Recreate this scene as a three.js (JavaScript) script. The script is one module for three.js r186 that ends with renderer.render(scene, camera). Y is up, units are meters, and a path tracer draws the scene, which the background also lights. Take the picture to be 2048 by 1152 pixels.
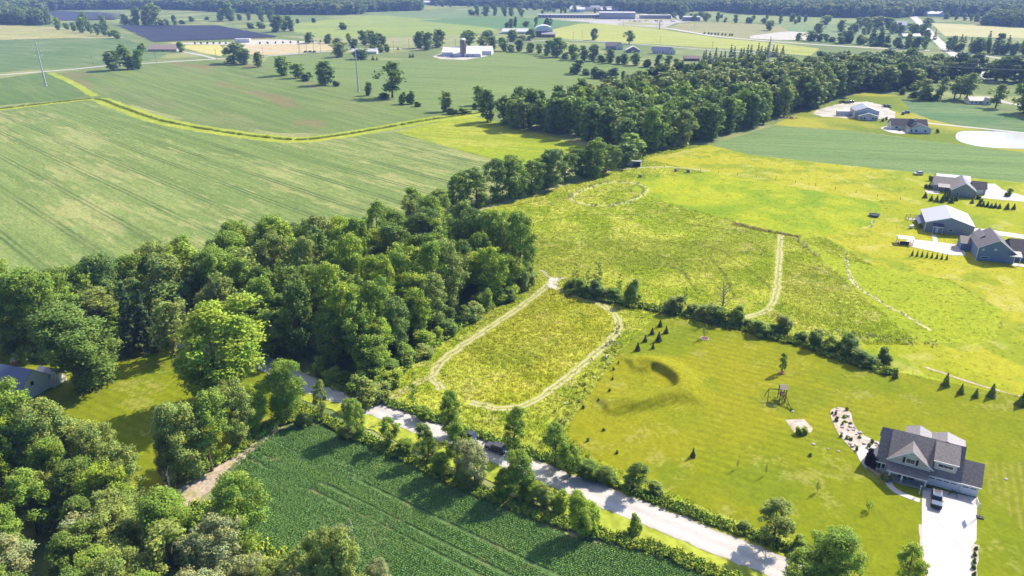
import * as THREE from 'three';
import { mergeGeometries } from 'three/addons/utils/BufferGeometryUtils.js';
import { Sky } from 'three/addons/objects/Sky.js';

// ---------------------------------------------------------------- camera, sky, sun, exposure
const scene = new THREE.Scene();
const camera = new THREE.PerspectiveCamera(42.96, 16 / 9, 1, 14000);
camera.position.set(0, 92, 0);                       // a drone about ninety metres up
camera.rotation.set(-23.15 * Math.PI / 180, 0, 0);   // tilted down, so that no sky is in view
const renderer = new THREE.WebGLRenderer({ antialias: true });
renderer.toneMapping = THREE.LinearToneMapping;
renderer.toneMappingExposure = 2.1;
renderer.shadowMap.enabled = true;
const SUN = new THREE.Vector3(0.6, 0.656, -0.458).normalize();
const sky = new Sky();
sky.name = 'sky'; sky.userData.kind = 'structure';
sky.scale.setScalar(12000);
Object.assign(sky.material.uniforms.sunPosition.value, { x: SUN.x, y: SUN.y, z: SUN.z });
sky.material.uniforms.turbidity.value = 3.5;
sky.material.uniforms.rayleigh.value = 0.55;
sky.material.uniforms.mieCoefficient.value = 0.004;
scene.add(sky);
scene.environmentIntensity = 0.3;
const sun = new THREE.DirectionalLight(0xffedd0, 4.5);
sun.position.copy(SUN).multiplyScalar(900).add(new THREE.Vector3(0, 0, -300));
sun.target.position.set(0, 0, -300);
sun.castShadow = true;
sun.shadow.mapSize.set(4096, 4096);
Object.assign(sun.shadow.camera, { left: -400, right: 400, top: 400, bottom: -400, near: 10, far: 3000 });
scene.add(sun, sun.target);
scene.fog = new THREE.FogExp2(0x9ab8f0, 0.00012);

// ---------------------------------------------------------------- helpers
const V3 = THREE.Vector3;
function rng(a) { return () => { a |= 0; a = a + 0x6D2B79F5 | 0; let t = Math.imul(a ^ a >>> 15, 1 | a); t = t + Math.imul(t ^ t >>> 7, 61 | t) ^ t; return ((t ^ t >>> 14) >>> 0) / 4294967296; }; }
const R0 = rng(71);
const lerp = (a, b, t) => a + (b - a) * t, clamp = (v, a = 0, b = 1) => v < a ? a : v > b ? b : v;
const sstep = (a, b, v) => { const t = clamp((v - a) / (b - a)); return t * t * (3 - 2 * t); };
function hash2(i, j) { let h = Math.imul(i, 374761393) + Math.imul(j, 668265263) | 0; h = Math.imul(h ^ h >>> 13, 1274126177); return ((h ^ h >>> 16) >>> 0) / 4294967296; }
function vnoise(x, y) {
  const i = Math.floor(x), j = Math.floor(y), u = x - i, v = y - j, s = u * u * (3 - 2 * u), t = v * v * (3 - 2 * v);
  const a = hash2(i, j), b = hash2(i + 1, j), c = hash2(i, j + 1), d = hash2(i + 1, j + 1);
  return a + (b - a) * s + (c - a) * t + (a - b - c + d) * s * t;
}
function fbm(x, y, o = 3) { let s = 0, a = 0.5, n = 0; for (let k = 0; k < o; k++) { s += a * vnoise(x, y); n += a; a *= 0.5; x = x * 2.03 + 17.3; y = y * 2.03 - 9.1; } return s / n; }
const taken = {};
function numbered(name) { const n = taken[name] = (taken[name] ?? -1) + 1; return n ? name + '_' + String(n).padStart(3, '0') : name; }
function tag(o, label, category, group, kind) { o.userData.label = label; if (category) o.userData.category = category; if (group) o.userData.group = group; if (kind) o.userData.kind = kind; return o; }
function shade(o) { o.traverse(c => { if (c.isMesh) { c.castShadow = true; c.receiveShadow = true; } }); return o; }
function thing(name, label, category, [x, z] = [0, 0], turn = 0, group, y = 0) { const o = new THREE.Group(); o.name = numbered(name); o.position.set(x, y, z); o.rotation.y = turn; tag(o, label, category, group); scene.add(o); return o; }
function part(name, geos, material, parent) { const g = Array.isArray(geos) ? (geos.length > 1 ? mergeGeometries(geos.map(plain)) : geos[0]) : geos; const m = new THREE.Mesh(g, material); m.name = name; m.castShadow = m.receiveShadow = true; parent.add(m); return m; }
function plain(g) { const h = g.index ? g.toNonIndexed() : g; for (const k of Object.keys(h.attributes)) if (!['position', 'normal', 'uv'].includes(k)) h.deleteAttribute(k); if (!h.attributes.uv) h.setAttribute('uv', new THREE.BufferAttribute(new Float32Array(h.attributes.position.count * 2), 2)); return h; }
function solo(name, geos, material, label, category, group, pos = [0, 0, 0], turn = 0) { const m = part(numbered(name), geos, material, scene); m.position.set(...pos); m.rotation.y = turn; return tag(m, label, category, group); }
function structure(name, geo, material, label) { const m = part(numbered(name), geo, material, scene); m.userData.kind = 'structure'; if (label) m.userData.label = label; return m; }
const box = (w, h, d, x = 0, y = 0, z = 0) => new THREE.BoxGeometry(w, h, d).translate(x, y, z);
const cyl = (r0, r1, h, n, x = 0, y = 0, z = 0) => new THREE.CylinderGeometry(r1, r0, h, n).translate(x, y + h / 2, z);
function tubeTo(a, b, r0, r1, n = 6) { const A = new V3(...a), B = new V3(...b), d = B.clone().sub(A), g = new THREE.CylinderGeometry(r1, r0, d.length(), n, 1, true); g.translate(0, d.length() / 2, 0); g.applyQuaternion(new THREE.Quaternion().setFromUnitVectors(new V3(0, 1, 0), d.normalize())); return g.translate(A.x, A.y, A.z); }
function slab(pts, t) {            // a four- or three-cornered plate of thickness t, its top face through pts (counter-clockwise from above)
  const P = pts.map(p => new V3(...p)), n = P[1].clone().sub(P[0]).cross(P[2].clone().sub(P[0])).normalize();
  if (n.y < 0) { P.reverse(); n.negate(); }
  const L = P.map(p => p.clone().addScaledVector(n, -t)), pos = [], uv = [], k = P.length;
  const e1 = P[1].clone().sub(P[0]).normalize(), e2 = n.clone().cross(e1);
  const put = (...q) => q.forEach(p => { pos.push(p.x, p.y, p.z); const d = p.clone().sub(P[0]); uv.push(d.dot(e1), d.dot(e2)); });
  for (let i = 1; i < k - 1; i++) { put(P[0], P[i], P[i + 1]); put(L[0], L[i + 1], L[i]); }
  for (let i = 0; i < k; i++) { const j = (i + 1) % k; put(P[i], L[i], L[j]); put(P[i], L[j], P[j]); }
  const g = new THREE.BufferGeometry(); g.setAttribute('position', new THREE.Float32BufferAttribute(pos, 3)); g.setAttribute('uv', new THREE.Float32BufferAttribute(uv, 2)); g.computeVertexNormals(); return g;
}
function prismX(profile, x0, x1) { const s = new THREE.Shape(profile.map(([z, y]) => new THREE.Vector2(-z, y))); const g = new THREE.ExtrudeGeometry(s, { depth: x1 - x0, bevelEnabled: false }); return g.rotateY(Math.PI / 2).translate(x0, 0, 0); }
function prismZ(profile, z0, z1) { const s = new THREE.Shape(profile.map(([x, y]) => new THREE.Vector2(x, y))); return new THREE.ExtrudeGeometry(s, { depth: z1 - z0, bevelEnabled: false }).translate(0, 0, z0); }
function inPoly(x, z, p) { let c = false; for (let i = 0, j = p.length - 1; i < p.length; j = i++) if ((p[i][1] > z) !== (p[j][1] > z) && x < (p[j][0] - p[i][0]) * (z - p[i][1]) / (p[j][1] - p[i][1]) + p[i][0]) c = !c; return c; }
function distSeg(x, z, a, b) { const dx = b[0] - a[0], dz = b[1] - a[1], t = clamp(((x - a[0]) * dx + (z - a[1]) * dz) / (dx * dx + dz * dz)); return Math.hypot(x - a[0] - dx * t, z - a[1] - dz * t); }
function distLine(x, z, p) { let d = 1e9; for (let i = 0; i + 1 < p.length; i++) d = Math.min(d, distSeg(x, z, p[i], p[i + 1])); return d; }
function edgeDist(x, z, p) { return distLine(x, z, [...p, p[0]]); }
function bounds(p) { let a = [1e9, 1e9, -1e9, -1e9]; for (const [x, z] of p) a = [Math.min(a[0], x), Math.min(a[1], z), Math.max(a[2], x), Math.max(a[3], z)]; return a; }
function smoothPts(p, step, closed = false) { const c = new THREE.CatmullRomCurve3(p.map(([x, z]) => new V3(x, 0, z)), closed, 'centripetal'); const n = Math.max(4, Math.round(c.getLength() / step)); return c.getSpacedPoints(n).map(v => [v.x, v.z]); }
function roughEdge(p, step, amp) { const out = []; p.forEach((a, i) => { const b = p[(i + 1) % p.length], L = Math.hypot(b[0] - a[0], b[1] - a[1]), n = Math.max(1, Math.min(160, Math.round(L / step))); for (let k = 0; k < n; k++) { const t = k / n, x = lerp(a[0], b[0], t), z = lerp(a[1], b[1], t); out.push([x + (vnoise(x * 0.6, z * 0.6) - 0.5) * 2 * amp, z + (vnoise(x * 0.6 + 40, z * 0.6 - 30) - 0.5) * 2 * amp]); } }); return out; }
function sheetGeo(poly, y, uvOf) {
  const s = new THREE.Shape(poly.map(([x, z]) => new THREE.Vector2(x, -z))), g = new THREE.ShapeGeometry(s).rotateX(-Math.PI / 2).translate(0, y, 0), p = g.attributes.position, uv = new Float32Array(p.count * 2);
  for (let i = 0; i < p.count; i++) { const [u, v] = uvOf(p.getX(i), p.getZ(i)); uv[2 * i] = u; uv[2 * i + 1] = v; }
  g.setAttribute('uv', new THREE.BufferAttribute(uv, 2)); return g;
}
function ribbonGeo(pts, width, y, jitter = 0.25, step = 1.5) {
  const c = smoothPts(pts, step), pos = [], uv = [], idx = []; let len = 0;
  c.forEach(([x, z], i) => {
    const a = c[Math.max(0, i - 1)], b = c[Math.min(c.length - 1, i + 1)], L = Math.hypot(b[0] - a[0], b[1] - a[1]) || 1, nx = -(b[1] - a[1]) / L, nz = (b[0] - a[0]) / L;
    if (i) len += Math.hypot(x - c[i - 1][0], z - c[i - 1][1]);
    const w = typeof width === 'function' ? width(i / (c.length - 1)) : width;
    const j1 = w / 2 + (vnoise(len * 0.5, 3) - 0.5) * 2 * jitter, j2 = w / 2 + (vnoise(len * 0.5, 9) - 0.5) * 2 * jitter;
    pos.push(x - nx * j1, y, z - nz * j1, x + nx * j2, y, z + nz * j2); uv.push(0, len, 1, len);
    if (i) { const k = 2 * i; idx.push(k - 2, k - 1, k, k - 1, k + 1, k); }
  });
  const g = new THREE.BufferGeometry(); g.setAttribute('position', new THREE.Float32BufferAttribute(pos, 3)); g.setAttribute('uv', new THREE.Float32BufferAttribute(uv, 2)); g.setIndex(idx);
  g.computeVertexNormals(); if (g.attributes.normal.getY(0) < 0) { for (let i = 0; i < idx.length; i += 3) [idx[i], idx[i + 1]] = [idx[i + 1], idx[i]]; g.setIndex(idx); g.computeVertexNormals(); }
  return g;
}
const enc = v => { v = clamp(v); return 255 * (v <= 0.0031308 ? 12.92 * v : 1.055 * Math.pow(v, 1 / 2.4) - 0.055); };
const LUT = new Uint8Array(4097).map((_, i) => Math.round(enc(i / 4096)));
function bake(x0, z0, x1, z1, w, h, fn, wrap) {
  const d = new Uint8Array(w * h * 4), out = [0, 0, 0];
  for (let j = 0; j < h; j++) for (let i = 0; i < w; i++) { fn(lerp(x0, x1, (i + 0.5) / w), lerp(z0, z1, (j + 0.5) / h), out); const k = 4 * (j * w + i); for (let c = 0; c < 3; c++) d[k + c] = LUT[clamp(out[c]) * 4096 | 0]; d[k + 3] = 255; }
  const t = new THREE.DataTexture(d, w, h); t.colorSpace = THREE.SRGBColorSpace; t.magFilter = THREE.LinearFilter; t.minFilter = THREE.LinearMipmapLinearFilter; t.generateMipmaps = true; if (wrap) t.wrapS = t.wrapT = THREE.RepeatWrapping; t.needsUpdate = true; return t;
}
const set3 = (o, c, k = 1) => { o[0] = c[0] * k; o[1] = c[1] * k; o[2] = c[2] * k; };
const mix3 = (o, c, t) => { o[0] += (c[0] - o[0]) * t; o[1] += (c[1] - o[1]) * t; o[2] += (c[2] - o[2]) * t; };
const mul3 = (o, k) => { o[0] *= k; o[1] *= k; o[2] *= k; };
function mat(r, g, b, rough = 0.9, extra = {}) { const m = new THREE.MeshPhysicalMaterial({ roughness: rough, specularIntensity: 0.25, side: THREE.DoubleSide, ...extra }); if (r !== null) m.color.setRGB(r, g, b); return m; }
const mapped = (t, extra = {}) => mat(null, 0, 0, 1, { map: t, specularIntensity: 0.1, ...extra });
function fieldSheet(name, poly, y, res, fn, label, rough = [3, 0.5]) {   // a sheet whose colour map lies in metres over its own bounds
  const p = roughEdge(poly, rough[0], rough[1]), [a, b, c, d] = bounds(p), wx = c - a, wz = d - b, s = Math.max(wx, wz) / res;
  const t = bake(a, b, c, d, Math.max(8, Math.round(wx / s)), Math.max(8, Math.round(wz / s)), fn);
  return structure(name, sheetGeo(p, y, (x, z) => [(x - a) / wx, (z - b) / wz]), mapped(t), label);
}

// ---------------------------------------------------------------- the land: ground, fields, roads, tracks
const farTex = bake(0, 0, 900, 900, 1024, 1024, (x, z, o) => { set3(o, [0.13, 0.175, 0.06]); mix3(o, [0.23, 0.25, 0.1], sstep(0.4, 0.7, fbm(x * 0.02, z * 0.02, 4))); mul3(o, 0.8 + 0.4 * vnoise(x * 0.9, z * 0.9)); }, true);
{
  const g = new THREE.PlaneGeometry(16000, 12000).rotateX(-Math.PI / 2).translate(0, 0, -5600), p = g.attributes.position, uv = g.attributes.uv;
  for (let i = 0; i < p.count; i++) uv.setXY(i, p.getX(i) / 900, p.getZ(i) / 900);
  structure('ground', g, mapped(farTex), 'grassy flat farmland stretching to the horizon');
}
// crop rows: colour streaks along the drilling direction, tramlines, pale and bare patches
function crop({ dir, a, b, pale, paleAmt = 0.5, tram = 0, tramW = 0.9, tramCol = [0.03, 0.07, 0.025], grain = 1, seed = 0, soil, soilAmt = 0 }) {
  const cs = Math.cos(dir * Math.PI / 180), sn = Math.sin(dir * Math.PI / 180);
  return (x, z, o) => {
    const u = x * cs + z * sn, v = -x * sn + z * cs + seed * 31;
    set3(o, a); mix3(o, b, sstep(0.25, 0.75, fbm(u * 0.012, v * 0.22, 3) * 0.65 + fbm(x * 0.012, z * 0.012, 3) * 0.35));
    const n = fbm(u * 0.018 + 5, v * 0.05 + seed, 4), q = fbm(u * 0.09, v * 0.55, 4);
    mix3(o, pale, paleAmt * sstep(0.5, 0.66, n * 0.55 + q * 0.45));
    mul3(o, 1 - 0.14 * sstep(0.45, 0.7, fbm(u * 0.02, v * 0.9 + 40, 2)));
    if (soil) mix3(o, soil, soilAmt * sstep(0.6, 0.72, fbm(u * 0.011 + 71, v * 0.03 - 13, 4)));
    if (tram) { const m = ((v % tram) + tram) % tram, e = Math.min(Math.abs(m - tram / 2 - 1.1), Math.abs(m - tram / 2 + 1.1)); mix3(o, tramCol, 0.75 * (1 - sstep(tramW * 0.3, tramW * 0.8, e)) * (0.35 + 0.65 * vnoise(u * 0.06, v * 0.02))); }
    mul3(o, 1 + grain * ((vnoise(x * 2.1, z * 2.1) - 0.5) * 0.35 + (vnoise(u * 0.5, v * 3.1) - 0.5) * 0.3));
  };
}
const fieldA = [[-481.7,-491.8],[-385.2,-559.7],[-359.8,-580.6],[-333.8,-590.5],[-297.2,-564.2],[-233.8,-497.1],[-190.7,-463.3],[-145.0,-437.7],[-125.9,-433.5],[-105.3,-447.9],[-74.6,-468.1],[-6.5,-389.0],[-3.7,-379.9],[-26.1,-296.1],[-40.8,-279.3],[-69.9,-250.3],[-105.8,-230.7],[-157.6,-205.8],[-192.7,-173.1]];
fieldSheet('crop_field', fieldA, 0.03, 1400, crop({ dir: 43.3, a: [0.125, 0.185, 0.05], b: [0.18, 0.235, 0.07], pale: [0.36, 0.34, 0.14], paleAmt: 0.45, grain: 1.3, tram: 19, seed: 1 }), 'broad pale green crop field with tramlines behind the near wood');
const fieldB = [[-464.5,-765.4],[-439.0,-841.0],[-349.7,-898.0],[-278.7,-841.0],[-204.0,-726.7],[-128.9,-635.8],[-74.1,-568.8],[-51.6,-531.8],[-87.5,-488.3],[-115.3,-464.9],[-146.9,-464.9],[-183.6,-488.3],[-222.2,-510.1],[-268.3,-550.8],[-331.1,-616.4],[-367.2,-653.4]];
fieldSheet('crop_field', fieldB, 0.03, 1024, crop({ dir: 48, a: [0.11, 0.165, 0.05], b: [0.155, 0.21, 0.062], pale: [0.17, 0.19, 0.08], paleAmt: 0.6, seed: 2, soil: [0.2, 0.13, 0.08], soilAmt: 0.5 }), 'green crop field between the curved ditch and the farm road');
const fieldC = [[-299.0,-944.3],[-191.9,-903.6],[-113.5,-892.5],[-42.7,-1023],[42.9,-995.4],[102.4,-887.1],[149.3,-822.0],[155.4,-719.4],[50.4,-598.0],[-16.2,-546.5],[-49.3,-525.7],[-74.7,-573.5],[-130.0,-641.6],[-206.0,-734.2],[-280.2,-845.9]];
fieldSheet('crop_field', fieldC, 0.03, 1024, crop({ dir: 20, a: [0.125, 0.185, 0.055], b: [0.16, 0.22, 0.068], pale: [0.17, 0.21, 0.09], paleAmt: 0.5, seed: 3 }), 'green crop field running up to the white farm buildings and silo');
fieldSheet('crop_field', [[-642.3,-668.8],[-495.1,-730.4],[-481.8,-782.0],[-451.8,-749.5],[-352.8,-624.6],[-359.3,-600.6],[-392.6,-571.1],[-507.0,-519.7]], 0.03, 512, crop({ dir: 48, a: [0.09, 0.15, 0.045], b: [0.12, 0.18, 0.055], pale: [0.17, 0.2, 0.08], seed: 4 }), 'green crop field around the foot of the tall steel pole');
fieldSheet('crop_field', [[-996.7,-1060],[-788.4,-1187],[-702.2,-1225],[-610.0,-1215],[-436.4,-969.2],[-423.7,-892.5],[-452.0,-855.9],[-525.5,-777.8],[-672.1,-701.8]], 0.03, 512, crop({ dir: 30, a: [0.09, 0.15, 0.055], b: [0.13, 0.19, 0.075], pale: [0.2, 0.24, 0.11], seed: 5 }), 'pale green crop field beyond the farm road');
fieldSheet('hay_field', [[-1314,-1409],[-1025,-1554],[-879.7,-1493],[-619.8,-1236],[-696.7,-1215],[-782.4,-1177],[-983.1,-1045]], 0.03, 256, crop({ dir: 5, a: [0.26, 0.27, 0.1], b: [0.32, 0.31, 0.13], pale: [0.4, 0.36, 0.2], seed: 6 }), 'straw yellow hay field by the far left wood');
fieldSheet('crop_field', [[115.6,-427.9],[172.6,-488.3],[216.8,-471.3],[288.6,-409.5],[348.6,-364.0],[296.1,-303.3],[246.3,-343.7],[185.6,-373.4],[132.3,-403.2]], 0.05, 1024, crop({ dir: 12, a: [0.115, 0.185, 0.06], b: [0.15, 0.225, 0.072], pale: [0.17, 0.22, 0.1], paleAmt: 0.35, seed: 7 }), 'blue green strip of crop between the lawns and the pond');
fieldSheet('crop_field', [[313.1,-600.6],[334.6,-598.0],[353.5,-561.9],[363.4,-525.7],[441.3,-471.3],[393.4,-415.9],[322.2,-461.7],[303.8,-483.1],[289.5,-512.0],[292.9,-546.5]], 0.05, 512, crop({ dir: 10, a: [0.08, 0.16, 0.06], b: [0.11, 0.19, 0.08], pale: [0.2, 0.24, 0.1], seed: 8 }), 'small rounded crop field beside the white cottage');
fieldSheet('clover_field', [[-74.6,-468.1],[-58.0,-491.8],[-30.0,-529.7],[-8.1,-500.8],[42.7,-426.5],[43.1,-400.8],[9.4,-374.5],[-3.7,-384.4]], 0.03, 512, crop({ dir: 20, a: [0.17, 0.25, 0.015], b: [0.25, 0.3, 0.02], pale: [0.33, 0.33, 0.06], paleAmt: 0.6, seed: 9, grain: 1.6 }), 'bright lime green clover patch by the upper wood');
// fields further off
fieldSheet('pasture', [[-464.5,-1554],[-355.4,-1953],[-195.4,-1858],[-53.0,-1523],[-21.8,-1409],[-78.4,-1289],[-166.0,-1256],[-312.5,-1256],[-381.1,-1359]], 0.04, 512, crop({ dir: -8, a: [0.2, 0.26, 0.07], b: [0.26, 0.31, 0.07], pale: [0.15, 0.22, 0.09], seed: 10, paleAmt: 0.7 }), 'smooth yellow green pasture before the far wood');
fieldSheet('pasture', [[-380.7,-1267],[-164.7,-1246],[-53.4,-1289],[-45.1,-1083],[-100.8,-1075],[-228.4,-1083],[-271.9,-1150]], 0.05, 256, crop({ dir: -4, a: [0.27, 0.27, 0.14], b: [0.2, 0.24, 0.09], pale: [0.34, 0.31, 0.18], seed: 11 }), 'pale stubble pasture behind the tree ringed farmhouse');
fieldSheet('crop_field', [[-207.9,-1712],[-76.3,-1858],[65.2,-1814],[138.0,-1638],[80.4,-1450],[-13.0,-1436]], 0.06, 256, crop({ dir: 12, a: [0.09, 0.17, 0.06], b: [0.11, 0.2, 0.07], pale: [0.13, 0.22, 0.08], seed: 12 }), 'dark green crop block before the school');
fieldSheet('pasture', [[-364.5,-2004],[-241.9,-2175],[-91.5,-2238],[129.9,-2115],[132.6,-1953],[-74.5,-1814],[-197.9,-1772]], 0.05, 256, crop({ dir: 8, a: [0.13, 0.19, 0.08], b: [0.16, 0.22, 0.09], pale: [0.2, 0.24, 0.12], seed: 13 }), 'grey green field below the distant housing');
fieldSheet('pasture', [[69.2,-1409],[140.3,-1604],[200.2,-1587],[278.4,-1409],[330.5,-1225],[391.6,-1124],[419.4,-1045],[368.2,-944.3],[317.6,-1023],[261.3,-1067],[200.2,-1115],[133.4,-1168],[60.4,-1225],[42.5,-1289]], 0.05, 512, crop({ dir: 8, a: [0.27, 0.31, 0.07], b: [0.33, 0.35, 0.08], pale: [0.38, 0.38, 0.14], seed: 14 }), 'sunlit yellow pasture in front of the school road');
fieldSheet('pasture', [[537.8,-2238],[610.9,-2004],[687.2,-1928],[807.9,-1836],[725.7,-1621],[588.3,-1587],[485.6,-1656],[437.7,-1814]], 0.05, 256, crop({ dir: 5, a: [0.17, 0.23, 0.08], b: [0.22, 0.26, 0.09], pale: [0.27, 0.28, 0.13], seed: 15 }), 'pale green field below the far right wood');
fieldSheet('pasture', [[516.8,-1587],[710.9,-1587],[643.6,-1187],[579.9,-1052],[504.7,-1083],[467.1,-1168],[447.1,-1289]], 0.05, 256, crop({ dir: 5, a: [0.13, 0.2, 0.08], b: [0.18, 0.24, 0.1], pale: [0.25, 0.27, 0.13], seed: 16 }), 'green paddock around the white farmhouse');
fieldSheet('wheat_field', [[873.8,-1621],[936.9,-1554],[967.0,-1464],[1101,-1335],[925.4,-1115],[813.4,-1225],[710.5,-1267]], 0.05, 256, crop({ dir: 3, a: [0.37, 0.36, 0.16], b: [0.42, 0.4, 0.19], pale: [0.46, 0.42, 0.25], seed: 17 }), 'cream coloured wheat field beyond the spruce row');
fieldSheet('straw_lot', [[-449.7,-1052],[-466.1,-1099],[-417.5,-1099],[-362.3,-969.2],[-360.8,-944.3],[-405.5,-995.4]], 0.06, 128, crop({ dir: 3, a: [0.42, 0.4, 0.12], b: [0.46, 0.42, 0.16], pale: [0.4, 0.36, 0.18], seed: 18 }), 'straw yellow plot beside the brown roofed ranch house');
fieldSheet('bare_lot', [[-406.0,-1083],[-336.5,-1115],[-279.3,-1150],[-237.5,-1023],[-272.0,-982.2],[-302.7,-956.6],[-350.9,-969.2]], 0.06, 128, crop({ dir: 3, a: [0.44, 0.34, 0.2], b: [0.4, 0.36, 0.18], pale: [0.46, 0.4, 0.28], seed: 19 }), 'tan bare lot below the solar panels');
fieldSheet('school_ground', [[283.6,-1436],[346.7,-1604],[464.3,-1656],[526.0,-1523],[488.2,-1359],[425.8,-1225],[356.6,-1206],[318.9,-1311]], 0.06, 256, crop({ dir: 6, a: [0.27, 0.26, 0.12], b: [0.22, 0.23, 0.09], pale: [0.34, 0.3, 0.18], seed: 20 }), 'mown tan sports ground beside the school');
// grassy ditch strip that curves between the crop fields
const ditchLine = [[-444.6,-495.3],[-382.4,-555.2],[-369.6,-571.1],[-353.6,-590.5],[-338.6,-603.2],[-297.2,-564.2],[-242.1,-508.2],[-195.0,-474.6],[-155.7,-452.4],[-128.6,-443.5],[-107.2,-457.0],[-83.1,-481.4],[-56.6,-510.1],[-23.2,-538.0]];
const grassMix = (x, z, o) => { set3(o, [0.2, 0.27, 0.02]); mix3(o, [0.32, 0.35, 0.05], fbm(x * 0.06, z * 0.06, 3)); mul3(o, 0.75 + 0.5 * vnoise(x * 1.3, z * 1.3)); };
const grassTile = bake(0, 0, 120, 120, 512, 512, grassMix, true);
const tileUV = s => (x, z) => [x / s, z / s];
function ribbonWorldUV(g, s) { const p = g.attributes.position, uv = g.attributes.uv; for (let i = 0; i < p.count; i++) uv.setXY(i, p.getX(i) / s, p.getZ(i) / s); return g; }
structure('grass_strip', ribbonWorldUV(ribbonGeo(ditchLine, t => 12 + 6 * t, 0.07, 1.2, 4), 120), mapped(grassTile), 'bright grass strip either side of the curved ditch');
structure('grass_strip', ribbonWorldUV(ribbonGeo([[-471.8,-773.6],[-415.3,-708.7],[-344.9,-619.1]], 7, 0.075, 1, 4), 120), mapped(grassTile), 'grass strip running from the farm road down to the ditch');
// the sod, meadow and lawns right of the wood share one map in metres
const Z = {
  lawn: [[42.4,-195.0],[53.6,-187.6],[68.6,-180.7],[77.9,-176.0],[85.5,-168.1],[92.2,-162.8],[96.4,-161.1],[107.4,-155.9],[121.0,-148.8],[153.0,-137.7],[95.0,-70.5],[59.9,-90.2],[53.6,-99.2],[44.6,-103.9],[35.4,-110.7],[26.3,-118.1],[17.2,-125.2],[12.0,-133.5],[13.0,-138.7],[20.1,-153.8],[29.5,-173.1]],
  upper: [[72.3,-393.6],[116.6,-429.3],[132.3,-403.2],[185.6,-373.4],[246.3,-343.7],[306.0,-314.7],[153.0,-137.7],[121.3,-149.2],[106.2,-155.9],[93.8,-163.6],[91.4,-176.0],[126.6,-176.0],[139.2,-186.6],[145.7,-202.1],[143.7,-221.8],[124.8,-230.7],[118.5,-267.1],[128.1,-314.7],[110.8,-347.4]],
  green: [[68.2,-354.1],[100.3,-364.0],[133.3,-335.5],[159.7,-310.8],[155.5,-292.6],[128.2,-267.1],[107.3,-262.4],[92.2,-282.5],[67.3,-310.8],[54.9,-331.2]],
  hay: [[107.8,-261.3],[116.9,-240.2],[143.2,-221.0],[145.3,-201.3],[139.0,-186.6],[126.6,-176.0],[110.3,-176.0],[109.9,-198.5],[109.2,-221.8]],
  loop: [[13.0,-215.6],[5.5,-202.8],[-11.4,-176.0],[-18.4,-163.6],[-19.3,-159.8],[-16.2,-153.1],[-8.7,-148.1],[-1.6,-145.5],[3.0,-146.8],[10.5,-155.4],[19.0,-168.1],[28.1,-183.5],[29.8,-188.9],[28.3,-196.7],[23.8,-203.2]],
};
const tyreLines = [[[-3.0,-303.3],[14.7,-314.7],[39.8,-321.1],[57.9,-307.0],[76.8,-285.8]], [[5.2,-279.3],[28.4,-292.6],[51.3,-292.6],[74.9,-278.0],[95.4,-267.1]], [[82.2,-247.7],[90.4,-245.2],[99.4,-235.4],[105.3,-228.4]], [[67.8,-255.7],[75.7,-250.3],[80.7,-230.7],[82.8,-213.6]], [[51.1,-245.2],[57.2,-240.2],[58.4,-221.8]], [[70.1,-242.7],[71.0,-226.2],[68.7,-205.8]], [[48.5,-240.2],[57.0,-230.7],[58.8,-209.6]], [[110.9,-221.8],[114.0,-203.9],[115.7,-195.0]]];
const PX0 = -75, PX1 = 320, PZ0 = -440, PZ1 = -70;
const mowDir = [Math.cos(0.5), Math.sin(0.5)];
function mownLawn(x, z, o) {
  const big = fbm(x * 0.02 + 3, z * 0.02, 3), mid = fbm(x * 0.09, z * 0.09, 4), fine = vnoise(x * 1.9, z * 1.9), ff = vnoise(x * 4.3, z * 4.3), speck = vnoise(x * 0.8, z * 0.8);
  set3(o, [0.152, 0.186, 0.006]); mix3(o, [0.205, 0.208, 0.008], sstep(0.35, 0.65, big * 0.6 + mid * 0.4)); mix3(o, [0.11, 0.165, 0.008], 0.5 * sstep(0.48, 0.66, fbm(x * 0.06 + 90, z * 0.06, 4)));
  mix3(o, [0.3, 0.28, 0.09], 0.34 * sstep(0.6, 0.75, fbm(x * 0.2 + 9, z * 0.2 - 40, 5) * 0.8 + 0.2 * fine));
  const v = -x * mowDir[1] + z * mowDir[0], s = Math.sin(v * 2.6); mul3(o, 1 + 0.07 * s * sstep(0.4, 0.6, fbm(x * 0.03, z * 0.03 + 7, 2)));
  if (x > 92 && z > -124) mix3(o, [0.26, 0.21, 0.07], 0.55 * sstep(0.35, 0.9, Math.sin((x * 0.88 + z * 0.47) * 4.4) * 0.5 + 0.5) * (0.4 + 0.6 * fine));
  mul3(o, 0.7 + 0.24 * fine + 0.2 * ff + 0.16 * speck);
}
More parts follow.
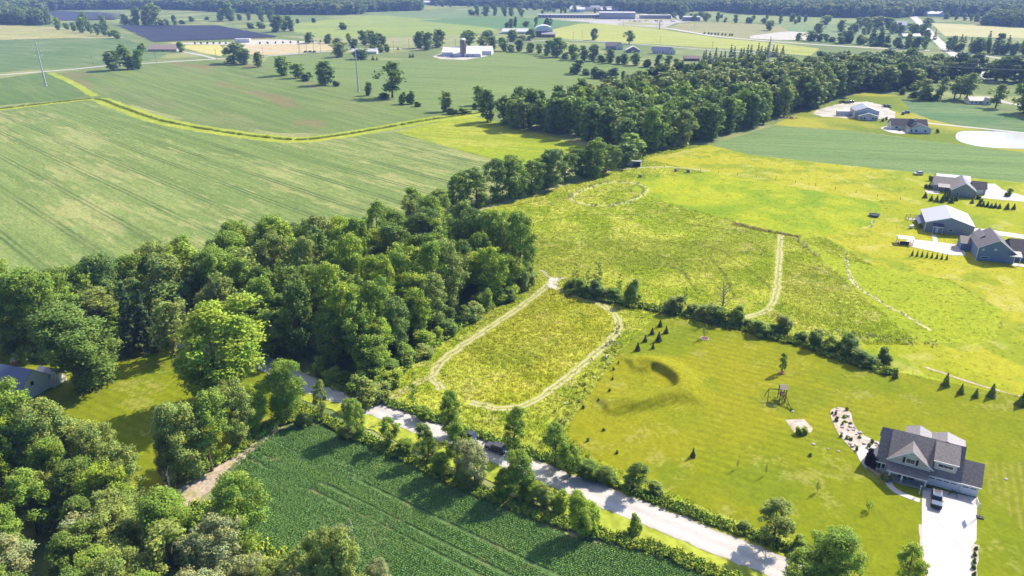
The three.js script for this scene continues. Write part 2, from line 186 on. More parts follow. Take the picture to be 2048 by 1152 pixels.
function turf(x, z, o) {
  const wx = x + (fbm(x * 0.15, z * 0.15, 3) - 0.5) * 5, wz = z + (fbm(x * 0.15 + 50, z * 0.15, 3) - 0.5) * 5;
  const big = fbm(x * 0.02 + 3, z * 0.02, 3), mid = fbm(x * 0.09, z * 0.09, 4), fine = vnoise(x * 1.9, z * 1.9), ff = vnoise(x * 4.3, z * 4.3), speck = vnoise(x * 0.8, z * 0.8);
  if (inPoly(x, z, Z.lawn)) return mownLawn(x, z, o);
  if (inPoly(wx, wz, Z.hay)) { set3(o, [0.2, 0.265, 0.012]); mix3(o, [0.28, 0.32, 0.02], mid); mul3(o, 0.6 + 0.35 * fine + 0.25 * ff + 0.2 * speck); return; }
  if (inPoly(wx, wz, Z.green)) { set3(o, [0.15, 0.24, 0.01]); mix3(o, [0.29, 0.32, 0.015], sstep(0.35, 0.7, big * 0.4 + mid * 0.6)); mul3(o, 0.66 + 0.3 * fine + 0.2 * ff + 0.2 * speck); return; }
  if (inPoly(wx, wz, Z.upper)) { set3(o, [0.225, 0.265, 0.01]); mix3(o, [0.3, 0.3, 0.02], sstep(0.35, 0.65, big)); mix3(o, [0.16, 0.225, 0.012], 0.7 * sstep(0.5, 0.66, mid)); mix3(o, [0.4, 0.37, 0.12], 0.4 * sstep(0.6, 0.75, fbm(x * 0.13, z * 0.13 + 60, 4))); mul3(o, 0.72 + 0.24 * fine + 0.18 * ff + 0.16 * speck); return; }
  set3(o, [0.225, 0.295, 0.016]); mix3(o, [0.34, 0.375, 0.045], sstep(0.35, 0.65, mid)); mix3(o, [0.21, 0.25, 0.03], 0.5 * sstep(0.52, 0.68, big)); mix3(o, [0.46, 0.42, 0.15], 0.4 * sstep(0.62, 0.78, fbm(x * 0.2 + 4, z * 0.2, 3)));
  let d = 9; for (const l of tyreLines) d = Math.min(d, distLine(x, z, l)); mix3(o, [0.14, 0.17, 0.03], 0.7 * (1 - sstep(0.25, 0.7, d)));
  if (inPoly(x, z, Z.loop)) mix3(o, [0.38, 0.33, 0.02], 0.3 * sstep(0.45, 0.62, fbm(x * 0.04 + 30, z * 0.04, 3)));
  mul3(o, 0.62 + 0.45 * fine + 0.35 * ff);
}
const turfMat = mapped(bake(PX0, PZ0, PX1, PZ1, 1900, 1800, turf));
const turfUV = (x, z) => [(x - PX0) / (PX1 - PX0), (z - PZ0) / (PZ1 - PZ0)];
const meadowPoly = [[-39.2,-147.7],[-32.6,-157.4],[-28.7,-164.9],[-17.0,-188.3],[6.4,-228.4],[-8.0,-250.3],[-31.4,-285.8],[-14.1,-310.8],[25.7,-347.4],[76.1,-415.9],[116.6,-429.3],[132.3,-403.2],[185.6,-373.4],[246.3,-343.7],[288.2,-320.3],[98.2,-83.2],[58.6,-91.0],[44.0,-101.9],[34.8,-108.2],[22.3,-117.6],[6.9,-126.6],[-9.3,-137.7],[-21.4,-145.5]];
structure('meadow', sheetGeo(roughEdge(meadowPoly, 3, 0.5), 0.09, turfUV), turfMat, 'rough yellow green meadow right of the wood');
structure('lawn', sheetGeo(roughEdge(Z.lawn, 3, 0.25), 0.12, turfUV), turfMat, 'mown yellow green lawn around the two storey house');
// yard on the left of the wood
const yardTex = bake(-160, -240, -10, -90, 1024, 1024, mownLawn);
structure('lawn', sheetGeo(roughEdge([[-214.8,-185.1],[-100.6,-181.9],[-68.1,-167.6],[-52.1,-156.1],[-53.3,-137.7],[-66.1,-112.4],[-138.6,-105.5]], 3, 0.5), 0.06, (x, z) => [(x + 160) / 150, (z + 240) / 150]), mapped(yardTex), 'mown lawn of the yard beside the blue roofed house');
// lawns of the far houses on the right
const lawnMix = (x, z, o) => { set3(o, [0.13, 0.18, 0.02]); mix3(o, [0.27, 0.27, 0.03], sstep(0.4, 0.62, fbm(x * 0.02, z * 0.02, 3))); mul3(o, 0.85 + 0.3 * vnoise(x, z)); };
fieldSheet('lawn', [[173.8,-491.8],[209.6,-540.1],[272.0,-611.0],[295.1,-635.8],[323.6,-624.6],[288.1,-529.7],[294.2,-495.3],[315.3,-450.9],[380.4,-400.8],[344.2,-359.0],[287.8,-408.2],[222.5,-469.7]], 0.04, 512, lawnMix, 'wide lawn around the white steel barn and dark roofed house');
// soybeans near the road
const soyPoly = [[-52.6,-136.5],[-42.7,-137.7],[-34.9,-132.3],[-24.4,-126.6],[-12.2,-117.6],[-2.3,-112.0],[5.1,-106.6],[11.2,-101.9],[22.4,-99.8],[33.0,-93.4],[41.6,-84.2],[-8.9,-75.3],[-40.7,-94.5],[-56.3,-110.3],[-58.4,-117.6],[-56.6,-126.3]];
fieldSheet('soybean_field', soyPoly, 0.05, 1024, (x, z, o) => { set3(o, [0.09, 0.16, 0.05]); mix3(o, [0.15, 0.18, 0.07], sstep(0.6, 0.9, vnoise(x * 0.4, z * 0.4))); mul3(o, 0.7 + 0.5 * vnoise(x * 2, z * 2)); }, 'bare soil under the dark soybean rows');
// bare headland, roads and tracks
const soilMix = (x, z, o) => { set3(o, [0.4, 0.33, 0.25]); mix3(o, [0.28, 0.27, 0.1], 0.7 * sstep(0.5, 0.7, fbm(x * 0.35, z * 0.35, 3))); mul3(o, 0.75 + 0.5 * vnoise(x * 2.5, z * 2.5)); };
const soilTile = bake(0, 0, 40, 40, 512, 512, soilMix, true);
structure('bare_headland', ribbonWorldUV(ribbonGeo([[-63.3,-110.7],[-61.8,-114.6],[-58.7,-120.8],[-55.5,-129.3],[-51.5,-137.3]], t => 6.5 - 4.2 * t, 0.075, 0.5, 1), 40), mapped(soilTile), 'bare pale soil along the edge of the soybeans');
structure('bare_headland', ribbonWorldUV(ribbonGeo([[-6.2,-115.3],[1.5,-110.7],[7.9,-106.0],[13.8,-101.7],[20.8,-100.7],[26.4,-98.2]], t => 1.6 + 1.2 * Math.sin(t * 9), 0.075, 0.6, 1), 40), mapped(soilTile), 'strip of pale soil between soybeans and roadside hedge');
const gravel = bake(0, 0, 1, 60, 128, 2048, (u, v, o) => { const e = Math.abs(u - 0.5) * 2; set3(o, [0.44, 0.43, 0.42]); mix3(o, [0.38, 0.37, 0.35], fbm(u * 6, v * 0.7, 3)); mix3(o, [0.52, 0.5, 0.47], 0.5 * sstep(0.3, 0.1, Math.abs(e - 0.45))); mix3(o, [0.24, 0.25, 0.1], sstep(0.86, 1, e + 0.25 * (vnoise(u * 9, v) - 0.5))); mul3(o, 0.9 + 0.2 * vnoise(u * 60, v * 9)); }, true);
const scaled = (t, n) => { const c = t.clone(); c.repeat.set(1, 1 / n); c.needsUpdate = true; return c; };
for (const [l, n] of [[[[-54.9,-155.4],[-38.8,-145.5],[-24.6,-135.7],[-10.8,-126.3],[5.5,-115.6],[16.3,-108.5],[27.9,-101.3],[39.7,-93.4],[48.9,-87.1]], 'soybean side'], [[[-47.0,-155.4],[-30.9,-147.2],[-19.6,-140.1],[-6.9,-132.7],[7.8,-123.9],[21.9,-115.0],[34.5,-106.8],[46.6,-99.2],[54.7,-93.4]], 'house side']]) structure('grass_verge', ribbonWorldUV(ribbonGeo(l, 7, 0.13, 0.7, 1.5), 120), mapped(grassTile), 'weedy grass verge on the ' + n + ' of the gravel road');
structure('gravel_road', ribbonGeo([[-146.2,-202.1],[-119.5,-191.6],[-90.8,-178.3],[-71.4,-169.7],[-58.8,-162.3],[-50.3,-155.2],[-38.2,-148.5],[-20.4,-137.5],[-6.8,-129.3],[7.6,-119.8],[21.3,-110.8],[33.5,-102.7],[45.1,-94.8],[55.5,-87.6],[65.7,-80.0]], 6.2, 0.16, 0.3), mapped(scaled(gravel, 60)), 'pale gravel road past the wood');
const rut = bake(0, 0, 1, 40, 128, 1024, (u, v, o) => { const e = Math.abs(Math.abs(u - 0.5) - 0.24 + 0.04 * (vnoise(3, v * 0.3) - 0.5)); set3(o, [0.26, 0.29, 0.05]); mix3(o, [0.39, 0.36, 0.21], sstep(0.2, 0.06, e + 0.1 * (fbm(u * 5, v * 0.8, 3) - 0.5))); mul3(o, 0.8 + 0.4 * vnoise(u * 30, v * 4)); }, true);
const rutMat = mapped(scaled(rut, 40));
const trackA = [[13.8,-221.8],[5.5,-205.8],[-3.5,-190.9],[-11.5,-178.3],[-17.2,-168.7],[-19.5,-161.8],[-19.3,-157.4],[-16.8,-152.6]];
const trackB = [[-9.8,-147.0],[-2.8,-144.2],[3.0,-145.5],[10.4,-153.8],[18.8,-166.0],[27.1,-178.9],[30.6,-187.6],[29.9,-196.3],[25.4,-203.9],[19.6,-208.8],[13.4,-215.6]];
const trackC = [[104.3,-269.4],[97.3,-250.3],[90.4,-230.7],[82.4,-209.6],[75.6,-197.7],[67.6,-192.6]];
const trackD = [[-31.7,-283.8],[-17.7,-296.1],[1.3,-314.7],[20.2,-335.5],[38.8,-357.0],[58.3,-371.3],[82.1,-374.5],[101.1,-367.1]];
structure('dirt_track', ribbonGeo(trackA, 2.7, 0.14, 0.45, 0.8), rutMat, 'two rut farm track beside the wood');
structure('dirt_track', ribbonGeo(trackB, 2.6, 0.145, 0.45, 0.8), rutMat, 'looped two rut track around the meadow paddock');
structure('dirt_track', ribbonGeo(trackC, 2.6, 0.14, 0.4, 0.8), rutMat, 'straight pale track ending in the green grass');
structure('dirt_track', ribbonGeo(trackD, 3, 0.14, 0.3, 1), rutMat, 'faint track along the tree row to the shed');
structure('dirt_track', ribbonGeo([[-28.7,-148.1],[-23.7,-155.0],[-19.5,-159.8]], 2.6, 0.143, 0.4, 1), rutMat, 'worn entrance from the gravel road to the loop track');
structure('gravel_patch', sheetGeo(roughEdge(smoothPts([[9.2,-230.7],[11.4,-228.4],[13.2,-223.6],[17.2,-224.4],[19.2,-223.6],[15.4,-221.0],[14.2,-214.4],[12.7,-213.6],[11.3,-217.6],[12.1,-221.8]], 1.5, true), 1, 0.3), 0.17, tileUV(40)), mapped(bake(0, 0, 40, 40, 256, 256, (x, z, o) => { set3(o, [0.45, 0.42, 0.36]); mix3(o, [0.32, 0.31, 0.15], 0.6 * sstep(0.5, 0.7, fbm(x * 0.5, z * 0.5, 3))); mul3(o, 0.85 + 0.3 * vnoise(x * 3, z * 3)); }, true)), 'white gravel patch where the tracks meet');
const paleRoad = mat(0.4, 0.39, 0.37), whiteGravel = mapped(bake(0, 0, 40, 40, 256, 256, (x, z, o) => { set3(o, [0.44, 0.42, 0.38]); mix3(o, [0.34, 0.33, 0.25], sstep(0.45, 0.7, fbm(x * 0.2, z * 0.2, 4))); mul3(o, 0.85 + 0.3 * vnoise(x * 1.5, z * 1.5)); }, true)), concrete = mapped(bake(0, 0, 30, 30, 512, 512, (x, z, o) => { set3(o, [0.48, 0.47, 0.46]); mul3(o, 0.88 + 0.2 * fbm(x * 0.8, z * 0.8, 4)); mix3(o, [0.3, 0.29, 0.28], 0.5 * sstep(0.66, 0.8, fbm(x * 0.45 + 7, z * 0.45, 4))); const jx = Math.abs(((x + 1.5) % 3) - 1.5), jz = Math.abs(((z + 1.5) % 3) - 1.5); if (Math.min(jx, jz) < 0.05) mul3(o, 0.72); }, true), { specularIntensity: 0.25, roughness: 0.8 });
structure('farm_road', ribbonGeo([[-614.9,-638.7],[-512.4,-757.4],[-465.3,-808.2],[-444.6,-841.0],[-411.7,-866.0],[-353.9,-909.2],[-309.5,-938.3],[-249.6,-995.4],[-221.4,-1016],[-179.7,-1045],[-131.2,-1037],[-86.2,-1067],[-44.5,-1067]], 7, 0.09, 0.2, 8), paleRoad, 'pale farm road crossing between the crop fields');
structure('farm_road', ribbonGeo([[-45.1,-1083],[12.0,-1150],[73.9,-1187],[132.4,-1159],[197.3,-1099],[254.3,-1037],[282.4,-1016],[326.9,-969.2]], 6, 0.09, 0.2, 8), paleRoad, 'narrow road in front of the row of houses');
structure('school_road', ribbonGeo([[162.7,-1621],[226.2,-1554],[289.0,-1464],[312.6,-1359],[333.1,-1267],[369.3,-1196],[420.8,-1124],[473.1,-1075],[524.8,-1037],[554.1,-1016]], 10, 0.1, 0.2, 8), mat(0.45, 0.43, 0.4), 'curving pale road past the school ground');
structure('wide_road', ribbonGeo([[1305,-2709],[1124,-2238],[938.2,-1814],[780.0,-1464],[663.1,-1206],[597.7,-1060],[518.1,-871.2],[449.6,-701.8]], t => 22 - 12 * t, 0.1, 0.5, 10), mat(0.45, 0.43, 0.4), 'straight pale road beside the wheat field');
structure('farm_lane', ribbonGeo([[582.8,-1045],[585.5,-956.6],[585.6,-871.2],[588.5,-757.4]], 7, 0.1, 0.2, 8), paleRoad, 'pale lane under the far right trees');
structure('gravel_yard', sheetGeo([[412.7,-1187],[375.1,-1215],[390.5,-1267],[470.6,-1359],[492.5,-1371],[531.5,-1335],[489.3,-1225],[451.2,-1187]], 0.13, tileUV(30)), whiteGravel, 'white gravel yard at the bend of the school road');
structure('parking_lot', sheetGeo([[59.4,-1814],[231.8,-2058],[345.4,-1953],[453.5,-1881],[429.3,-1732],[336.4,-1604],[289.0,-1464],[226.2,-1554],[164.4,-1638]], 0.12, tileUV(300)), mapped(bake(0, 0, 300, 300, 256, 256, (x, z, o) => { set3(o, [0.36, 0.34, 0.32]); mix3(o, [0.26, 0.27, 0.12], sstep(0.5, 0.6, fbm(x * 0.02, z * 0.03, 3))); mul3(o, 0.85 + 0.3 * vnoise(x * 0.2, z * 0.2)); }, true)), 'pale school parking lot');
structure('gravel_yard', sheetGeo([[-510.7,-1132],[-406.3,-1150],[-403.4,-1187],[-360.0,-1196],[-321.5,-1168],[-286.8,-1150],[-307.5,-1115],[-371.9,-1091],[-396.1,-1099],[-463.7,-1107]], 0.12, tileUV(30)), whiteGravel, 'white gravel strip in front of the solar panels');
structure('gravel_yard', sheetGeo(roughEdge([[215.3,-533.8],[233.6,-559.7],[261.4,-585.5],[281.2,-590.5],[285.7,-568.8],[277.7,-538.0],[265.0,-510.1],[255.7,-513.9],[235.7,-515.8],[219.6,-523.7]], 3, 1.5), 0.1, tileUV(30)), whiteGravel, 'white gravel yard around the steel barn');
structure('driveway', ribbonGeo([[264.3,-510.1],[281.7,-497.1],[302.8,-481.4],[324.3,-464.9],[373.4,-426.5]], 5, 0.11, 0.2, 4), whiteGravel, 'gravel driveway leading to the dark roofed house');
structure('gravel_yard', sheetGeo([[-124.5,-845.9],[-97.6,-938.3],[-82.7,-1023],[-30.2,-1052],[-22.1,-995.4],[-30.3,-944.3],[-55.3,-898.0],[-85.8,-909.2]].slice(1), 0.1, tileUV(30)), whiteGravel, 'white gravel yard between barns and silo');
structure('driveway', ribbonGeo([[-396.1,-1099],[-356.8,-1045],[-301.5,-995.4],[-276.7,-975.6]], 5, 0.12, 0.2, 6), whiteGravel, 'gravel lane to the solar panels');
structure('driveway', ribbonGeo([[-433.0,-1002],[-390.3,-956.6],[-356.0,-914.9]], 5, 0.12, 0.2, 6), paleRoad, 'driveway of the brown roofed ranch house');
structure('driveway', ribbonGeo([[394.6,-611.0],[386.9,-585.5],[391.1,-568.8],[398.8,-550.8]], 6, 0.12, 0.5, 4), whiteGravel, 'gravel drive beside the white cottage');
structure('straw_strip', ribbonWorldUV(ribbonGeo([[121.2,-250.3],[111.2,-220.6],[112.6,-204.3],[115.6,-194.3],[117.5,-184.4]], t => 1.5 - 0.6 * t, 0.125, 0.5, 0.8), 40), mapped(bake(0, 0, 40, 40, 256, 256, (x, z, o) => { set3(o, [0.46, 0.43, 0.25]); mix3(o, [0.26, 0.28, 0.06], sstep(0.45, 0.7, fbm(x * 0.9, z * 0.9, 3))); mul3(o, 0.8 + 0.4 * vnoise(x * 4, z * 4)); }, true)), 'pale line of dry grass between meadow and hay patch');
structure('straw_strip', ribbonWorldUV(ribbonGeo([[105.3,-163.6],[109.3,-159.3],[113.9,-154.5],[121.1,-149.0],[132.8,-140.5]], 0.9, 0.15, 0.3, 0.8), 40), mapped(soilTile), 'thin bare strip along the arborvitae row at the lawn edge');
// pond water, with the bright sky glint put into its pale base colour
structure('pond', sheetGeo(smoothPts([[277.7,-458.6],[288.4,-469.7],[305.6,-469.7],[326.0,-461.7],[326.3,-443.5],[305.4,-421.2],[290.1,-419.8],[273.1,-425.2],[269.0,-437.7]], 3, true), 0.12, tileUV(40)), mat(0.55, 0.55, 0.53, 0.12, { specularIntensity: 0.6 }), 'pond coloured pale for its bright sky reflection beside the gravel driveway');

// ---------------------------------------------------------------- trees
const bark = mat(0.11, 0.085, 0.06), paleBark = mat(0.24, 0.21, 0.17), deadBark = mat(0.2, 0.16, 0.13);
function leafMat(r, g, b) { return mat(r, g, b, 0.8, { vertexColors: true, specularIntensity: 0.3, transmission: 0.35, thickness: 0 }); }
const GREEN = { mid: leafMat(0.25, 0.365, 0.04), dark: leafMat(0.185, 0.28, 0.04), lime: leafMat(0.33, 0.44, 0.035), olive: leafMat(0.285, 0.36, 0.07), blue: leafMat(0.195, 0.295, 0.06), gold: leafMat(0.4, 0.44, 0.045), pale: leafMat(0.34, 0.38, 0.15), spruce: leafMat(0.105, 0.165, 0.05) };
const TONE = new Map([[GREEN.mid, 'mid green'], [GREEN.dark, 'dark green'], [GREEN.lime, 'light green'], [GREEN.olive, 'olive green'], [GREEN.blue, 'blue green'], [GREEN.gold, 'golden green'], [GREEN.pale, 'greyish green']]);
function leafCloud(seed, clumps, per, size, opt = {}) {   // clumps: [x, y, z, rx, ry]; leaf-sized faces spread through and over each clump
  const r = rng(seed), pos = [], nor = [], col = [], uv = [];
  const P = new V3(), N = new V3(), A = new V3(), B = new V3(), F = new V3(), S = new V3();
  for (const [cx, cy, cz, rx, ry] of clumps) {
    const ct = 0.82 + 0.36 * r(), cy2 = (r() - 0.5) * 0.18, n = Math.round(per * (0.6 + 0.8 * r()) * clamp(rx * ry / (opt.ref ?? 2.2), 0.35, 1.8));
    for (let i = 0; i < n; i++) {
      N.set(r() * 2 - 1, r() * 2 - 1, r() * 2 - 1).normalize(); if (N.y < -0.25 && r() < 0.7) N.y *= -1;
      const k = Math.pow(r(), 0.45) * (0.8 + 0.45 * r());
      P.set(cx + N.x * rx * k, cy + N.y * ry * k, cz + N.z * rx * k);
      F.set(N.x + (r() - 0.5) * 2.4, N.y + 0.35 + (r() - 0.5) * 2.4, N.z + (r() - 0.5) * 2.4).normalize();
      A.set(r() - 0.5, r() - 0.5, r() - 0.5).cross(F).normalize(); B.copy(F).cross(A);
      const s = size * (0.6 + 0.8 * r()), a = s * 0.5, b = s * 0.36;
      const c = [P.clone().addScaledVector(A, -a), P.clone().addScaledVector(B, -b), P.clone().addScaledVector(A, a), P.clone().addScaledVector(B, b)];
      S.copy(N).multiplyScalar(0.3).addScaledVector(F, 0.85).normalize();
      const t = ct * (0.78 + 0.44 * r()), w = cy2 + (r() - 0.5) * 0.2;
      for (const q of [0, 1, 2, 0, 2, 3]) { pos.push(c[q].x, c[q].y, c[q].z); nor.push(S.x, S.y, S.z); col.push(t * (1 + w), t, t * (1 - w)); uv.push(0, 0); }
    }
  }
  const g = new THREE.BufferGeometry();
  g.setAttribute('position', new THREE.Float32BufferAttribute(pos, 3)); g.setAttribute('normal', new THREE.Float32BufferAttribute(nor, 3)); g.setAttribute('color', new THREE.Float32BufferAttribute(col, 3)); g.setAttribute('uv', new THREE.Float32BufferAttribute(uv, 2));
  return g;
}
// crowns fill a nominal 10 m wide, 18 m high tree; every copy is scaled to its own width and height
function crownClumps(seed, n, { y0 = 3, y1 = 18, rad = 5, top = 0.75, fat = 1.5, gap = 0 }) {
  const r = rng(seed), out = [], lobes = [0, 1, 2, 3, 4].map(() => [r() * 6.28, 0.75 + 0.35 * r()]);
  for (let i = 0; i < n; i++) {
    const t = Math.pow((i + r()) / n, 0.85), y = lerp(y0, y1, t), prof = Math.pow(Math.max(0.02, Math.sin(Math.PI * Math.pow(0.08 + 0.86 * t, top))), 0.5);
    const a = r() * 6.283; let lob = 0.72; for (const [la, ls] of lobes) lob = Math.max(lob, ls * Math.pow(Math.max(0, Math.cos(a - la)), 3) + 0.1);
    const R = rad * prof * lob, q = Math.sqrt(0.25 + 0.75 * r()), s = fat * (0.7 + 0.6 * r());
    if (gap && vnoise(a * 1.5, y * 0.35 + seed) < gap) continue;
    const lean = (t - 0.4) * Math.sin(seed * 1.7) * 2.2, lean2 = (t - 0.4) * Math.cos(seed * 2.3) * 2.2;
    out.push([lean + Math.cos(a) * Math.max(0, R - s * 0.5) * q, y - s * 0.4 + (r() - 0.5) * 0.9, lean2 + Math.sin(a) * Math.max(0, R - s * 0.5) * q, s, s * 1.12]);
  }
  return out;
}
function trunkGeo(seed, { h = 12, r0 = 0.35, limbs = 6, from = 3.5, spread = 3.2, n = 6 }) {
  const r = rng(seed), g = [tubeTo([0, -0.3, 0], [0.1, h * 0.5, 0.1], r0, r0 * 0.65, n), tubeTo([0.1, h * 0.5, 0.1], [(r() - 0.5) * 0.8, h, (r() - 0.5) * 0.8], r0 * 0.65, r0 * 0.15, n)];
  for (let i = 0; i < limbs; i++) { const a = i * 2.4 + r(), y = lerp(from, h * 0.75, i / limbs), L = spread * (0.7 + 0.5 * r()); g.push(tubeTo([0.08, y, 0.08], [Math.cos(a) * L, y + L * (0.7 + 0.5 * r()), Math.sin(a) * L], r0 * 0.38, 0.05, 4)); }
  return mergeGeometries(g.map(plain));
}
function spruceClumps(seed, tiers, per) { const r = rng(seed), out = []; for (let t = 0; t < tiers; t++) { const f = t / (tiers - 1), y = lerp(1.2, 17.2, f), R = lerp(4.6, 0.35, Math.pow(f, 0.9)), n = Math.max(3, Math.round(per * (1 - f) + 3)); for (let i = 0; i < n; i++) { const a = i / n * 6.283 + r(), q = 0.45 + 0.5 * r(); out.push([Math.cos(a) * R * q, y - q * 0.7, Math.sin(a) * R * q, lerp(1.25, 0.45, f), 0.6]); } } return out; }
const PROTO = {};
function proto(key, crown, trunk) { (PROTO[key] ??= []).push([crown, trunk]); }
for (let i = 0; i < 7; i++) {
  const o = [{ top: 1.15, y0: 1.2 }, { y0: 0.8, top: 1.35, rad: 5.2 }, { y0: 2, top: 1, rad: 5 }, { y0: 0.7, top: 1.2, fat: 1.75 }, { y0: 1.6, top: 1.5, rad: 5.3, fat: 1.35 }, { y0: 1, top: 0.9, rad: 4.6, fat: 1.2, gap: 0.26 }, { y0: 1.4, top: 1.25, rad: 5.6, fat: 1.5, gap: 0.3 }][i];
  const fine = crownClumps(20 + i, 104, { ...o, fat: (o.fat ?? 1.5) * 0.82 });
  proto('n', leafCloud(150 + i, fine, 215, 0.34, { ref: 1.6 }), trunkGeo(i + 1, {}));
  proto('d', leafCloud(100 + i, fine, 100, 0.48, { ref: 1.6 }), trunkGeo(i + 1, {}));
  proto('D', leafCloud(200 + i, crownClumps(20 + i, 42, { ...o, fat: 1.9 }), 22, 1.35), trunkGeo(i + 1, { limbs: 3, n: 5 }));
}
for (let i = 0; i < 2; i++) { proto('o', leafCloud(300 + i, crownClumps(30 + i, 80, { y0: 4, rad: 5.2, fat: 1.3, gap: 0.4, top: 1.2 }), 70, 0.62), trunkGeo(8 + i, { r0: 0.42, limbs: 8, spread: 3.6 })); proto('O', leafCloud(310 + i, crownClumps(30 + i, 46, { y0: 4.5, rad: 5.2, fat: 1.7, gap: 0.34, top: 1.2 }), 24, 1.1), trunkGeo(8 + i, { r0: 0.42, limbs: 8, spread: 3.6 })); }
for (let i = 0; i < 2; i++) { proto('p', leafCloud(320 + i, crownClumps(40 + i, 84, { y0: 2.5, rad: 4.6, fat: 1.05, gap: 0.32, top: 1.2 }), 120, 0.42, { ref: 1.1 }), trunkGeo(12 + i, { limbs: 9, spread: 2.6, h: 15 })); PROTO.P = PROTO.p; }
for (let i = 0; i < 2; i++) { proto('c', leafCloud(330 + i, spruceClumps(50 + i, 15, 8), 34, 0.8, { ref: 0.6 }), trunkGeo(14, { limbs: 0, h: 15, r0: 0.3 })); proto('C', leafCloud(340 + i, spruceClumps(50 + i, 9, 6), 12, 1.5, { ref: 0.6 }), trunkGeo(14, { limbs: 0, h: 15, r0: 0.3 })); }
for (let i = 0; i < 4; i++) { const cl = crownClumps(60 + i, 34, { y0: 1, y1: 14.5, rad: 5, top: 0.95, fat: 1.7 }).map(([x, y, z, a, b], n) => [x, y * (0.75 + 0.5 * hash2(n, i)), z, a, b * 2.1]); proto('b', leafCloud(350 + i, cl, 190, 0.8, { ref: 5 }), trunkGeo(16 + i, { limbs: 4, h: 8, from: 2, r0: 0.3 })); proto('B', leafCloud(360 + i, cl, 22, 2.2, { ref: 5 }), trunkGeo(16 + i, { limbs: 2, h: 8, from: 2, r0: 0.3 })); }
for (let i = 0; i < 2; i++) { proto('s', leafCloud(370 + i, crownClumps(70 + i, 26, { y0: 4.5, rad: 3.8, fat: 1.3, gap: 0.3 }), 20, 0.9), trunkGeo(20 + i, { limbs: 5, h: 15, r0: 0.22, from: 5, spread: 2.4 })); PROTO.S = PROTO.s; }
{ // bare dead trees: limbs that fork into twigs
  for (let i = 0; i < 2; i++) { const r = rng(400 + i), g = [tubeTo([0, -0.3, 0], [0.3, 9, 0], 0.5, 0.32, 7), tubeTo([0.3, 9, 0], [-0.5, 17, 0.6], 0.32, 0.05, 6)]; for (let k = 0; k < 16; k++) { const a = k * 2.3 + r(), y = 4 + k * 0.72, L = 5.4 * (1 - k / 22) * (0.7 + 0.4 * r()), e = [Math.cos(a) * L, y + L * (0.4 + 0.5 * r()), Math.sin(a) * L]; g.push(tubeTo([0.2, y, 0], e, 0.17, 0.05, 5)); for (let q = 0; q < 5; q++) { const f = 0.45 + 0.13 * q, b = a + (r() - 0.5) * 2.4, M = [0.2 + (e[0] - 0.2) * f, y + (e[1] - y) * f, e[2] * f]; g.push(tubeTo(M, [M[0] + Math.cos(b) * 1.5, M[1] + 0.5 + r() * 1.1, M[2] + Math.sin(b) * 1.5], 0.07, 0.025, 4)); } } (PROTO.x ??= []).push([null, mergeGeometries(g.map(plain))]); }
  PROTO.X = PROTO.x;
}
const NAMES = { d: ['deciduous_tree', 'tree'], o: ['oak_tree', 'tree'], p: ['poplar_tree', 'tree'], c: ['spruce_tree', 'tree'], b: ['bush', 'bush'], s: ['sapling', 'tree'], x: ['dead_tree', 'tree'] };
let treeCount = 0;
function tree(kind, x, z, h, w, tone, label, group, name, shape) {
  if (Array.isArray(tone)) tone = tone[Math.floor(hash2(treeCount, 29) * tone.length)];
  if (tone && label.includes('#')) label = label.replace('#', TONE.get(tone) ?? 'dark');
  const far = Math.hypot(x, z), key = kind === 'd' && (far < 150 || far < 260 && w > 14) || kind === 'b' && far < 145 && w > 4 ? 'n' : far < 380 ? kind : kind.toUpperCase(), list = PROTO[key], k = treeCount++, [crown, trunk] = list[shape ?? Math.floor(hash2(k, 17) * list.length)], [nm, cat] = NAMES[kind];
  const t = thing(name ?? nm, label, cat, [x, z], hash2(k, 3) * 6.283, group);
  part('trunk', trunk, kind === 'x' ? deadBark : kind === 's' ? paleBark : bark, t);
  if (crown) part('crown', crown, tone, t);
  t.scale.set(w / 10, h / 18, w / 10);
  return t;
}
const G_ = GREEN, woodTones = [G_.mid, G_.mid, G_.dark, G_.lime, G_.olive, G_.blue, G_.mid];
function plant(list, tones, label, group, name, shape) { for (const [k, x, z, h, w] of list) tree(k, x, z, h, w, k === 'c' && !tones.length ? G_.spruce : tones, label, group, name, shape); }
function scatter(poly, s, seed, fn) { const r = rng(seed), [a, b, c, d] = bounds(poly); let row = 0; for (let z = b; z < d; z += s * 0.87, row++) for (let x = a + (row % 2) * s / 2; x < c; x += s) { const px = x + (r() - 0.5) * s * 0.7, pz = z + (r() - 0.5) * s * 0.7, q = r(); if (inPoly(px, pz, poly)) fn(px, pz, q, r); } }

